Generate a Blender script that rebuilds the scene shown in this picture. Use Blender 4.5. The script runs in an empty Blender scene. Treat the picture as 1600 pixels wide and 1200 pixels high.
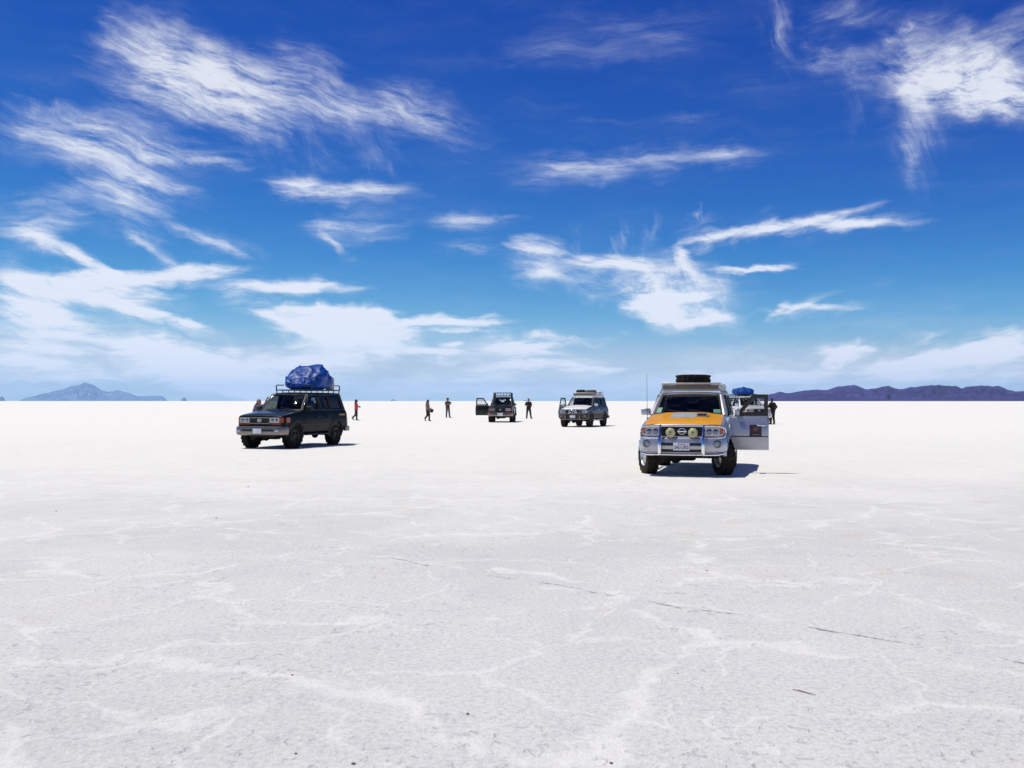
import bpy, bmesh, math, random
import numpy as np
from mathutils import Vector, Matrix, noise as mnoise

random.seed(7)
R = math.radians
SC = bpy.context.scene
COL = SC.collection
F_PX, CAM_H, PITCH = 1540.0, 1.6, math.atan(26.5 / 1540.0)


def ground(px, py):
    """where the line of sight through a photo pixel meets the flat salt"""
    x = (px - 800) / F_PX
    y = -(py - 600) / F_PX
    c, s = math.cos(PITCH), math.sin(PITCH)
    d = Vector((x, c - y * s, s + y * c))
    t = -CAM_H / d.z
    return Vector((d.x * t, d.y * t, 0))


def sky_deg(px, py):
    """azimuth and elevation in degrees of a photo pixel"""
    x = (px - 800) / F_PX
    y = -(py - 600) / F_PX
    c, s = math.cos(PITCH), math.sin(PITCH)
    d = Vector((x, c - y * s, s + y * c)).normalized()
    return math.degrees(math.atan2(d.x, d.y)), math.degrees(math.asin(d.z))


# ---------------------------------------------------------------- materials
def N(nt, kind, **kw):
    n = nt.nodes.new(kind)
    for k, v in kw.items():
        if k.startswith('in_'):
            key = k[3:]
            n.inputs[int(key) if key.isdigit() else key].default_value = v
        else:
            setattr(n, k, v)
    return n


def new_mat(name):
    m = bpy.data.materials.new(name)
    m.use_nodes = True
    nt = m.node_tree
    for n in list(nt.nodes):
        if n.type != 'OUTPUT_MATERIAL':
            nt.nodes.remove(n)
    out = [n for n in nt.nodes if n.type == 'OUTPUT_MATERIAL'][0]
    return m, nt, out


def simple(name, col, rough=0.6, metal=0.0, coat=0.0, spec=0.5, var=0.12, vscale=6.0, dust=0.0, bump=0.0, bscale=40, hue=None):
    """a Principled surface whose colour wavers a little and which can carry salt dust low down"""
    m, nt, out = new_mat(name)
    L = nt.links.new
    p = N(nt, 'ShaderNodeBsdfPrincipled')
    p.inputs['Roughness'].default_value = rough
    p.inputs['Metallic'].default_value = metal
    p.inputs['Specular IOR Level'].default_value = spec
    p.inputs['Coat Weight'].default_value = coat
    p.inputs['Coat Roughness'].default_value = 0.04
    tc = N(nt, 'ShaderNodeTexCoord')
    no = N(nt, 'ShaderNodeTexNoise', in_Scale=vscale, in_Detail=5.0, in_Roughness=0.6)
    L(tc.outputs['Object'], no.inputs['Vector'])
    mr = N(nt, 'ShaderNodeMapRange')
    mr.inputs['From Min'].default_value = 0.3
    mr.inputs['From Max'].default_value = 0.7
    L(no.outputs['Fac'], mr.inputs['Value'])
    mx = N(nt, 'ShaderNodeMix', data_type='RGBA')
    a = [max(0, c * (1 - var)) for c in col]
    b = [min(1, c * (1 + var)) for c in col]
    mx.inputs['A'].default_value = (*a, 1)
    mx.inputs['B'].default_value = (*b, 1)
    L(mr.outputs['Result'], mx.inputs['Factor'])
    colo = mx.outputs['Result']
    if dust > 0:
        sp = N(nt, 'ShaderNodeSeparateXYZ')
        L(tc.outputs['Object'], sp.inputs[0])
        hz = N(nt, 'ShaderNodeMapRange')
        hz.inputs['From Min'].default_value = 1.25
        hz.inputs['From Max'].default_value = 0.35
        hz.inputs['To Min'].default_value = 0.06
        hz.inputs['To Max'].default_value = 1.0
        L(sp.outputs['Z'], hz.inputs['Value'])
        n2 = N(nt, 'ShaderNodeTexNoise', in_Scale=3.2, in_Detail=7.0, in_Roughness=0.7)
        L(tc.outputs['Object'], n2.inputs['Vector'])
        m2 = N(nt, 'ShaderNodeMapRange')
        m2.inputs['From Min'].default_value = 0.35
        m2.inputs['From Max'].default_value = 0.75
        m2.inputs['To Max'].default_value = dust
        L(n2.outputs['Fac'], m2.inputs['Value'])
        mu = N(nt, 'ShaderNodeMath', operation='MULTIPLY')
        L(hz.outputs[0], mu.inputs[0])
        L(m2.outputs[0], mu.inputs[1])
        md = N(nt, 'ShaderNodeMix', data_type='RGBA')
        md.inputs['B'].default_value = (0.36, 0.33, 0.29, 1)
        L(mu.outputs[0], md.inputs['Factor'])
        L(colo, md.inputs['A'])
        colo = md.outputs['Result']
        rr = N(nt, 'ShaderNodeMapRange')
        rr.inputs['To Min'].default_value = rough
        rr.inputs['To Max'].default_value = 0.85
        L(mu.outputs[0], rr.inputs['Value'])
        L(rr.outputs[0], p.inputs['Roughness'])
        if coat > 0:
            cc = N(nt, 'ShaderNodeMapRange')
            cc.inputs['To Min'].default_value = coat
            cc.inputs['To Max'].default_value = 0.0
            L(mu.outputs[0], cc.inputs['Value'])
            L(cc.outputs[0], p.inputs['Coat Weight'])
    L(colo, p.inputs['Base Color'])
    if bump > 0:
        n3 = N(nt, 'ShaderNodeTexNoise', in_Scale=float(bscale), in_Detail=5.0)
        L(tc.outputs['Object'], n3.inputs['Vector'])
        bm = N(nt, 'ShaderNodeBump', in_Strength=bump, in_Distance=0.02)
        L(n3.outputs['Fac'], bm.inputs['Height'])
        L(bm.outputs[0], p.inputs['Normal'])
    L(p.outputs[0], out.inputs['Surface'])
    return m


def glass(name, tint, refl=0.06, rough=0.012):
    m, nt, out = new_mat(name)
    L = nt.links.new
    tr = N(nt, 'ShaderNodeBsdfTransparent')
    tr.inputs['Color'].default_value = (*tint, 1)
    gl = N(nt, 'ShaderNodeBsdfGlossy', in_Roughness=rough)
    gl.inputs['Color'].default_value = (1, 1, 1, 1)
    fr = N(nt, 'ShaderNodeFresnel')
    gm = N(nt, 'ShaderNodeNewGeometry')
    io = N(nt, 'ShaderNodeMapRange')          # both faces of the thin pane reflect alike
    io.inputs['To Min'].default_value = 1.5
    io.inputs['To Max'].default_value = 1 / 1.5
    L(gm.outputs['Backfacing'], io.inputs['Value'])
    L(io.outputs[0], fr.inputs['IOR'])
    ad = N(nt, 'ShaderNodeMath', operation='ADD', use_clamp=True, in_1=refl - 0.04)
    L(fr.outputs[0], ad.inputs[0])
    po = N(nt, 'ShaderNodeMath', operation='MULTIPLY', in_1=0.45)      # sheen cut, as through a polarising filter
    L(ad.outputs[0], po.inputs[0])
    mx = N(nt, 'ShaderNodeMixShader')
    L(po.outputs[0], mx.inputs[0])
    L(tr.outputs[0], mx.inputs[1])
    L(gl.outputs[0], mx.inputs[2])
    L(mx.outputs[0], out.inputs['Surface'])
    return m


# ---------------------------------------------------------------- mesh builder
class MB:
    def __init__(self):
        self.v, self.f, self.m = [], [], []

    def add(self, vs, fs, mi=0):
        o = len(self.v)
        self.v += [Vector(p) for p in vs]
        for f in fs:
            self.f.append([i + o for i in f])
            self.m.append(mi)
        return self

    def box(self, c, s, mi=0, rot=None, r=0.0):
        """box of size s at c, edges rounded by r"""
        bm = bmesh.new()
        bmesh.ops.create_cube(bm, size=1)
        for v in bm.verts:
            v.co = Vector((v.co.x * s[0], v.co.y * s[1], v.co.z * s[2]))
        if r > 0:
            r = min(r, min(s) * 0.49)
            bmesh.ops.bevel(bm, geom=list(bm.edges), offset=r, segments=3, affect='EDGES', profile=0.5)
        M = rot.to_4x4() if rot is not None else Matrix()
        bm.verts.index_update()
        vs = [M @ v.co + Vector(c) for v in bm.verts]
        fs = [[v.index for v in f.verts] for f in bm.faces]
        bm.free()
        return self.add(vs, fs, mi)

    def tube(self, pts, r, n=8, closed=False, mi=0, cap=True, flat=1.0):
        pts = [Vector(p) for p in pts]
        rs = r if isinstance(r, (list, tuple)) else [r] * len(pts)
        vs, fs = [], []
        k = len(pts)
        up = None
        for i, p in enumerate(pts):
            if closed:
                t = (pts[(i + 1) % k] - pts[i - 1]).normalized()
            else:
                t = (pts[min(i + 1, k - 1)] - pts[max(i - 1, 0)]).normalized()
            if up is None:
                up = Vector((0, 0, 1)) if abs(t.z) < 0.9 else Vector((1, 0, 0))
            a = t.cross(up)
            if a.length < 1e-4:
                a = t.orthogonal()
            a.normalize()
            b = a.cross(t).normalized()
            up = b
            for j in range(n):
                w = 2 * math.pi * j / n
                vs.append(p + a * math.cos(w) * rs[i] + b * math.sin(w) * rs[i] * flat)
        m = k if closed else k - 1
        for i in range(m):
            for j in range(n):
                a0, a1 = i * n + j, i * n + (j + 1) % n
                b0, b1 = ((i + 1) % k) * n + j, ((i + 1) % k) * n + (j + 1) % n
                fs.append([a0, a1, b1, b0])
        if cap and not closed:
            fs.append(list(range(n))[::-1])
            fs.append([(k - 1) * n + j for j in range(n)])
        return self.add(vs, fs, mi)

    def lathe(self, prof, n=32, M=None, mi=0, closed=False):
        """profile (radius, height) turned about local z, then moved by M"""
        M = M or Matrix()
        vs, fs = [], []
        k = len(prof)
        for j in range(n):
            w = 2 * math.pi * j / n
            for (r, h) in prof:
                vs.append(M @ Vector((r * math.cos(w), r * math.sin(w), h)))
        for j in range(n):
            for i in range(k if closed else k - 1):
                a, b = j * k + i, j * k + (i + 1) % k
                c, d = ((j + 1) % n) * k + (i + 1) % k, ((j + 1) % n) * k + i
                fs.append([a, d, c, b])
        if not closed:
            if prof[0][0] > 1e-5:
                fs.append([j * k for j in range(n)])
            if prof[-1][0] > 1e-5:
                fs.append([j * k + k - 1 for j in range(n)][::-1])
        return self.add(vs, fs, mi)

    def loft(self, rings, mi=0, cap=True, closed_ring=True):
        vs, fs = [], []
        n = len(rings[0])
        for r in rings:
            vs += [Vector(p) for p in r]
        m = n if closed_ring else n - 1
        for i in range(len(rings) - 1):
            for j in range(m):
                fs.append([i * n + j, i * n + (j + 1) % n, (i + 1) * n + (j + 1) % n, (i + 1) * n + j])
        if cap and closed_ring:
            fs.append(list(range(n))[::-1])
            fs.append([(len(rings) - 1) * n + j for j in range(n)])
        return self.add(vs, fs, mi)

    def sheet(self, fn, nu, nv, th, mi=0, nrm=None):
        """solid patch: fn(s,t) gives the outer surface, th its thickness"""
        P = [[Vector(fn(i / nu, j / nv)) for j in range(nv + 1)] for i in range(nu + 1)]
        vs, fs = [], []
        for i in range(nu + 1):
            for j in range(nv + 1):
                vs.append(P[i][j])
        for i in range(nu + 1):
            for j in range(nv + 1):
                if nrm is not None:
                    q = Vector(nrm)
                else:
                    a = P[min(i + 1, nu)][j] - P[max(i - 1, 0)][j]
                    b = P[i][min(j + 1, nv)] - P[i][max(j - 1, 0)]
                    q = a.cross(b).normalized()
                vs.append(P[i][j] - q * th)
        o = (nu + 1) * (nv + 1)
        idx = lambda i, j: i * (nv + 1) + j
        for i in range(nu):
            for j in range(nv):
                f = [idx(i, j), idx(i + 1, j), idx(i + 1, j + 1), idx(i, j + 1)]
                fs.append(f)
                fs.append([k + o for k in f[::-1]])
        bd = [idx(i, 0) for i in range(nu + 1)] + [idx(nu, j) for j in range(1, nv + 1)] + \
             [idx(i, nv) for i in range(nu - 1, -1, -1)] + [idx(0, j) for j in range(nv - 1, 0, -1)]
        for a, b in zip(bd, bd[1:] + bd[:1]):
            fs.append([a, a + o, b + o, b])
        return self.add(vs, fs, mi)

    def quadslab(self, A, B, C, D, th, mi=0):
        A, B, C, D = map(Vector, (A, B, C, D))
        return self.sheet(lambda s, t: (A.lerp(B, s)).lerp(D.lerp(C, s), t), 1, 1, th, mi)

    def frame(self, A, B, C, D, w, th, mi=0):
        """picture-frame border of width w inside the quad A B C D, normal by the quad's winding"""
        Q = [Vector(q) for q in (A, B, C, D)]
        n = (Q[1] - Q[0]).cross(Q[3] - Q[0]).normalized()
        I = []
        for i in range(4):
            e1 = (Q[(i + 1) % 4] - Q[i]).normalized()
            e0 = (Q[i - 1] - Q[i]).normalized()
            s = max(0.35, e1.cross(e0).length)
            I.append(Q[i] + (e1 + e0) * (w / s))
        vs = Q + I + [q - n * th for q in Q] + [q - n * th for q in I]
        fs = []
        for i in range(4):
            j = (i + 1) % 4
            fs += [[i, j, 4 + j, 4 + i], [8 + j, 8 + i, 12 + i, 12 + j], [j, i, 8 + i, 8 + j], [4 + i, 4 + j, 12 + j, 12 + i]]
        return self.add(vs, fs, mi), I

    def shift(self, d):
        d = Vector(d)
        self.v = [p + d for p in self.v]
        return self

    def mirror_y(self):
        self.v = [Vector((p.x, -p.y, p.z)) for p in self.v]
        self.f = [f[::-1] for f in self.f]
        return self

    def xform(self, M):
        self.v = [M @ p for p in self.v]
        return self

    def build(self, name, mats, parent=None, smooth=True, angle=32, recalc=True):
        me = bpy.data.meshes.new(name)
        me.from_pydata([tuple(p) for p in self.v], [], self.f)
        mats = mats if isinstance(mats, (list, tuple)) else [mats]
        for m in mats:
            me.materials.append(m)
        for p, mi in zip(me.polygons, self.m):
            p.material_index = mi
        if recalc:
            bm = bmesh.new()
            bm.from_mesh(me)
            bmesh.ops.recalc_face_normals(bm, faces=list(bm.faces))
            bm.to_mesh(me)
            bm.free()
        finish(me, smooth, angle)
        o = bpy.data.objects.new(name, me)
        COL.objects.link(o)
        if parent is not None:
            o.parent = parent
        return o


def finish(me, smooth=True, angle=32):
    me.update()
    if smooth:
        me.polygons.foreach_set('use_smooth', [True] * len(me.polygons))
        me.set_sharp_from_angle(angle=R(angle))
    me.update()


def evaluated(o):
    dg = bpy.context.evaluated_depsgraph_get()
    dg.update()
    return bpy.data.meshes.new_from_object(o.evaluated_get(dg))


def boolean_cut(o, cutters):
    """cut the MB cutters out of object o (the cut faces keep the cutter's material index)"""
    tmp = []
    for k, c in enumerate(cutters):
        q = c.build('cutter', list(o.data.materials), None, smooth=False)
        tmp.append(q)
        md = o.modifiers.new('cut', 'BOOLEAN')
        md.operation = 'DIFFERENCE'
        md.solver = 'EXACT'
        md.object = q
    me = evaluated(o)
    o.modifiers.clear()
    old = o.data
    o.data = me
    me.name = old.name
    bpy.data.meshes.remove(old)
    for q in tmp:
        d = q.data
        bpy.data.objects.remove(q)
        bpy.data.meshes.remove(d)
    finish(me, True, 32)


def thing(name, label, cat, loc=(0, 0, 0), rotz=0.0, group=None, kind=None):
    o = bpy.data.objects.new(name, None)
    o.empty_display_size = 0.3
    COL.objects.link(o)
    o.location = loc
    o.rotation_euler = (0, 0, rotz)
    tag(o, label, cat, group, kind)
    return o


def tag(o, label=None, cat=None, group=None, kind=None):
    if label:
        o['label'] = label
    if cat:
        o['category'] = cat
    if group:
        o['group'] = group
    if kind:
        o['kind'] = kind
    return o


def text_mesh(name, s, size, M, mat, parent, ext=0.002, bold=0.0, sx=1.0):
    cu = bpy.data.curves.new(name, 'FONT')
    cu.body = s
    cu.size = size
    cu.extrude = ext
    cu.offset = bold
    cu.align_x = 'CENTER'
    cu.align_y = 'CENTER'
    cu.resolution_u = 3
    t = bpy.data.objects.new(name, cu)
    COL.objects.link(t)
    me = evaluated(t)
    bpy.data.objects.remove(t)
    bpy.data.curves.remove(cu)
    me.transform(M @ Matrix.Diagonal((sx, 1, 1, 1)))
    me.materials.clear()
    me.materials.append(mat)
    o = bpy.data.objects.new(name, me)
    COL.objects.link(o)
    o.parent = parent
    return o


def skin_mesh(name, joints, edges, radii, mat, parent=None, sub=1, root=None):
    me = bpy.data.meshes.new(name)
    bm = bmesh.new()
    lay = bm.verts.layers.skin.verify()
    names = list(joints)
    vv = {}
    for k in names:
        v = bm.verts.new(joints[k])
        r = radii[k]
        v[lay].radius = (r, r) if not isinstance(r, tuple) else r
        v[lay].use_root = (k == (root or names[0]))
        vv[k] = v
    for a, b in edges:
        bm.edges.new((vv[a], vv[b]))
    bm.to_mesh(me)
    bm.free()
    o = bpy.data.objects.new(name, me)
    COL.objects.link(o)
    sk = o.modifiers.new('skin', 'SKIN')
    sk.use_smooth_shade = True
    sk.branch_smoothing = 0.4
    ss = o.modifiers.new('sub', 'SUBSURF')
    ss.levels = sub
    ss.render_levels = sub
    m2 = evaluated(o)
    o.modifiers.clear()
    o.data = m2
    bpy.data.meshes.remove(me)
    m2.materials.clear()
    m2.materials.append(mat)
    m2.polygons.foreach_set('use_smooth', [True] * len(m2.polygons))
    m2.update()
    if parent is not None:
        o.parent = parent
    return o
# ---------------------------------------------------------------- camera, sun, sky
SUN_EL, SUN_AZ = 68.0, -72.5          # azimuth from +Y, clockwise positive


def make_camera():
    cd = bpy.data.cameras.new('camera')
    cd.sensor_width = 36.0
    cd.lens = F_PX / 1600 * 36.0
    cd.clip_start = 0.1
    cd.clip_end = 400000
    o = bpy.data.objects.new('camera', cd)
    COL.objects.link(o)
    o.location = (0, 0, CAM_H)
    o.rotation_euler = (math.pi / 2 + PITCH, 0, 0)
    SC.camera = o


def make_sun():
    ld = bpy.data.lights.new('sun', 'SUN')
    ld.energy = 5.0
    ld.angle = R(0.5)
    ld.color = (1.0, 0.95, 0.87)
    o = bpy.data.objects.new('sun', ld)
    COL.objects.link(o)
    e, a = R(SUN_EL), R(SUN_AZ)
    d = Vector((math.sin(a) * math.cos(e), math.cos(a) * math.cos(e), math.sin(e)))
    o.rotation_euler = d.to_track_quat('Z', 'Y').to_euler()
    o.location = (0, 0, 30)


# cirrus strokes: x1, y1, x2, y2 (seen from the shore of the photograph), half width, strength
CIRRUS = {
    'slant': [
        (190, 75, 300, 120, 75, 1.0), (225, 120, 330, 150, 45, .7), (210, 70, 440, 145, 42, .65), (300, 105, 420, 140, 46, .7), (400, 85, 520, 115, 38, .75),
        (330, 145, 450, 185, 38, .7), (420, 150, 560, 178, 40, .95), (520, 160, 735, 192, 36, .85), (600, 170, 690, 190, 22, .45),
        (300, 165, 430, 215, 26, .5), (150, 110, 260, 150, 26, .25), (640, 212, 760, 230, 20, .2),
        (-20, 195, 130, 215, 40, .75), (70, 200, 250, 235, 42, .75), (100, 215, 300, 240, 26, .55), (140, 260, 240, 320, 42, .8), (170, 285, 310, 300, 34, .85),
        (50, 365, 180, 435, 11, .75), (25, 355, 90, 385, 13, .5), (190, 355, 290, 418, 10, .45), (235, 330, 345, 390, 9, .55), (300, 350, 400, 405, 14, .3), (120, 330, 260, 370, 26, .35),
        (-20, 410, 120, 450, 22, .6), (20, 440, 190, 475, 17, .6), (170, 475, 350, 525, 9, .8), (-20, 470, 140, 508, 30, .85), (-20, 445, 100, 480, 22, .5), (150, 470, 240, 510, 18, .5),
        (-20, 520, 140, 548, 22, .6), (60, 540, 180, 562, 14, .4), (300, 370, 360, 400, 16, .25),
        (790, 395, 880, 440, 30, .5), (870, 425, 1000, 465, 24, .5), (800, 380, 890, 395, 16, .6),
        (440, 500, 600, 550, 36, .9), (500, 500, 640, 530, 30, .7), (500, 358, 560, 410, 10, .4),
        (200, 235, 420, 262, 14, .5), (370, 380, 410, 400, 8, .2),
        (120, 420, 210, 470, 20, .4),
    ],
    'level': [
        (90, 436, 385, 424, 15, .95), (95, 448, 230, 458, 26, .8), (170, 455, 290, 470, 18, .6), (340, 446, 560, 450, 15, .95), (330, 462, 450, 480, 16, .45),
        (-30, 350, 130, 350, 18, .9), (0, 395, 40, 395, 14, .4), (30, 308, 150, 312, 22, .55), (-10, 318, 60, 318, 8, .3),
        (-30, 560, 130, 578, 20, .95), (80, 590, 200, 597, 14, .4), (140, 535, 330, 560, 26, .95), (200, 560, 460, 590, 34, 1.0), (380, 560, 560, 570, 22, .9), (180, 548, 420, 552, 18, .5),
        (400, 487, 630, 488, 15, .95), (420, 500, 640, 515, 22, .9), (560, 498, 800, 503, 9, .9), (620, 515, 800, 515, 5, .55), (590, 548, 740, 550, 9, .5),
        (420, 285, 500, 288, 18, .85), (440, 297, 660, 298, 16, .9), (430, 302, 540, 306, 14, .4),
        (465, 353, 610, 360, 20, .55), (520, 330, 660, 345, 24, .3), (600, 365, 650, 372, 8, .3),
        (670, 346, 800, 346, 15, .6), (670, 385, 760, 375, 14, .3), (720, 388, 770, 388, 6, .35),
        (740, 552, 860, 548, 22, .8), (760, 572, 950, 570, 22, .75), (790, 536, 945, 533, 8, .7), (720, 590, 800, 575, 14, .5), (680, 545, 730, 538, 9, .5), (670, 560, 740, 562, 8, .4),
        (850, 577, 980, 574, 6, .5), (960, 525, 1000, 525, 4, .4),
        (-50, 600, 500, 604, 26, .4), (450, 598, 1000, 606, 24, .5), (900, 600, 1650, 606, 22, .55), (1090, 588, 1290, 590, 15, .8), (1040, 582, 1100, 585, 8, .5), (1500, 590, 1650, 583, 10, .7),
        (1120, 420, 1240, 419, 6, .75), (960, 405, 1100, 430, 28, .45),
        (890, 405, 1000, 418, 17, .95), (820, 425, 900, 420, 14, .5), (1060, 505, 1150, 493, 12, .5), (990, 478, 1120, 455, 10, .55),
        (790, 270, 960, 256, 26, .62), (880, 262, 1100, 243, 24, .65), (1060, 246, 1195, 242, 15, .65), (1030, 186, 1110, 182, 9, .35), (900, 190, 990, 192, 5, .2),
        (790, 78, 940, 85, 28, .38), (940, 65, 1120, 55, 34, .32), (840, 25, 1060, 30, 28, .2), (1120, 140, 1240, 130, 24, .15),
        (240, 210, 420, 238, 8, .3), (300, 250, 400, 258, 7, .45),
    ],
    'rise': [
        (1060, 388, 1230, 352, 15, .95), (1180, 356, 1440, 347, 11, .75), (1230, 356, 1380, 315, 9, .5), (1180, 365, 1330, 362, 22, .25),
        (1060, 372, 1120, 345, 10, .3), (1270, 556, 1380, 543, 13, .95), (1285, 575, 1330, 552, 14, .8), (1370, 580, 1500, 555, 20, .95), (1440, 566, 1650, 532, 22, 1.0), (1530, 520, 1650, 508, 10, .5), (1330, 583, 1420, 577, 10, .7), (1400, 545, 1460, 528, 5, .3),
        (1190, 486, 1350, 480, 11, .5), (1195, 505, 1260, 465, 13, .4), (1230, 475, 1310, 455, 9, .3),
        (1400, 55, 1520, 30, 22, .3), (1480, 85, 1650, 50, 34, .45), (1560, 40, 1640, 10, 18, .3),
        (1270, 25, 1390, 15, 20, .5), (1265, 33, 1350, 30, 8, .3), (1430, 95, 1560, 85, 30, .55),
        (1430, 525, 1480, 530, 7, .35), (1150, 345, 1230, 320, 8, .2), (1340, 450, 1400, 430, 6, .12),
    ],
    'fall': [
        (1420, 130, 1440, 300, 24, .45), (1440, 180, 1470, 240, 30, .25), (1330, 125, 1338, 215, 12, .3), (1205, 0, 1225, 85, 17, .5), (1190, 40, 1240, 110, 18, .3),
        (450, 195, 510, 270, 32, .3), (540, 200, 610, 280, 30, .28), (380, 195, 440, 260, 26, .22), (580, 215, 610, 260, 8, .25),
        (960, 395, 976, 350, 9, .4), (990, 385, 1030, 345, 14, .35), (905, 385, 905, 365, 9, .4), (1065, 395, 1085, 430, 17, .65), (1075, 342, 1090, 332, 9, .55),
        (1010, 420, 1060, 500, 20, .6), (1100, 440, 1130, 490, 30, .4), (60, 155, 50, 180, 7, .3), (95, 155, 85, 175, 6, .25),
        (690, 540, 700, 560, 9, .4), (540, 545, 600, 570, 12, .2), (225, 380, 245, 410, 10, .25),
    ],
    'puff': [
        (1390, 85, 1490, 135, 66, .95), (1490, 130, 1640, 150, 40, .8), (1410, 125, 1590, 140, 42, .8), (1450, 110, 1650, 120, 46, .75), (1500, 160, 1650, 165, 24, .5), (1415, 48, 1428, 42, 10, .5), (1378, 70, 1400, 62, 12, .3),
        (1255, 65, 1340, 105, 34, .42), (1320, 90, 1360, 120, 26, .35), (1230, 60, 1330, 90, 24, .25),
        (985, 435, 1060, 470, 40, .85), (960, 460, 1070, 505, 26, .85), (1020, 430, 1170, 465, 38, .45), (1040, 480, 1140, 505, 22, .45),
        (180, 60, 260, 110, 48, .5), (470, 515, 640, 530, 34, .9), (230, 575, 420, 592, 24, .7),
    ],
    'streak': [
        (-10, 362, 70, 370, 9, .5), (55, 362, 110, 385, 9, .8), (100, 382, 150, 415, 8, .9), (140, 412, 190, 434, 7, .8), (195, 362, 240, 392, 6, .6), (238, 390, 284, 420, 6, .5),
        (262, 345, 330, 375, 5, .5), (325, 372, 390, 402, 5, .4), (180, 478, 260, 492, 7, .9), (255, 490, 348, 520, 6, .9), (-10, 428, 90, 440, 10, .7), (85, 440, 170, 475, 9, .8), (40, 452, 130, 468, 8, .5),
        (-10, 480, 150, 503, 9, .9), (20, 500, 180, 512, 6, .6), (-10, 462, 110, 480, 7, .6), (90, 430, 250, 428, 7, .8), (240, 430, 385, 420, 9, 1.0), (350, 444, 560, 450, 8, .9),
        (-10, 535, 120, 548, 7, .7), (-10, 560, 110, 572, 9, 1.0), (30, 520, 200, 535, 6, .4), (150, 530, 260, 545, 9, .8), (400, 486, 520, 484, 6, .9), (520, 486, 630, 489, 6, .9), (560, 500, 805, 503, 5, 1.0), (640, 515, 800, 516, 3, .6),
        (420, 493, 520, 535, 9, .6), (560, 548, 740, 552, 5, .7), (1070, 378, 1150, 362, 7, 1.0), (1145, 363, 1260, 346, 8, 1.0), (1255, 347, 1450, 348, 6, .9), (1230, 352, 1375, 318, 5, .6), (1110, 420, 1250, 420, 4, .9),
        (1062, 380, 1075, 420, 9, .7), (1075, 415, 1100, 440, 8, .5), (890, 405, 960, 412, 7, .8), (955, 412, 1005, 420, 6, .8), (985, 480, 1125, 458, 6, .8), (1060, 510, 1145, 492, 7, .8), (830, 425, 905, 440, 6, .5), (795, 382, 880, 396, 7, .8),
        (1200, 500, 1235, 470, 6, .6), (1225, 478, 1345, 482, 5, .7), (1418, 190, 1424, 305, 10, .45), (1422, 130, 1425, 200, 16, .45), (1430, 150, 1455, 220, 12, .3),
        (1275, 553, 1370, 544, 6, .9), (1290, 570, 1318, 556, 9, .8), (1380, 578, 1480, 556, 8, .9), (1470, 556, 1620, 520, 8, 1.0), (1490, 566, 1640, 540, 9, .8), (1100, 590, 1290, 586, 7, .8),
        (760, 545, 880, 540, 6, .8), (770, 570, 940, 566, 7, .8), (840, 578, 980, 575, 4, .6), (690, 542, 720, 538, 5, .8), (430, 286, 500, 283, 9, .8), (500, 290, 645, 297, 7, .8), (440, 300, 560, 305, 6, .6),
        (470, 352, 560, 352, 6, .5), (500, 362, 535, 395, 5, .5), (680, 344, 785, 344, 7, .7), (840, 268, 960, 262, 9, .5), (950, 255, 1100, 242, 8, .5), (1090, 240, 1185, 240, 6, .7),
        (420, 200, 470, 260, 8, .22), (480, 205, 540, 270, 8, .22), (550, 205, 620, 275, 8, .2), (600, 215, 640, 260, 6, .2), (240, 245, 400, 252, 5, .5), (280, 238, 380, 236, 5, .3),
    ],
}
FIBRE = {'slant': (-15, .20, 1.15, 3.6), 'level': (1.5, .15, 1.4, 3.6), 'rise': (14, .17, 1.3, 3.0), 'fall': (-68, .17, 1.2, 2.5), 'puff': (-8, .32, 0.9, 2.5), 'streak': (-6, .20, 1.5, 0.8)}


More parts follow.
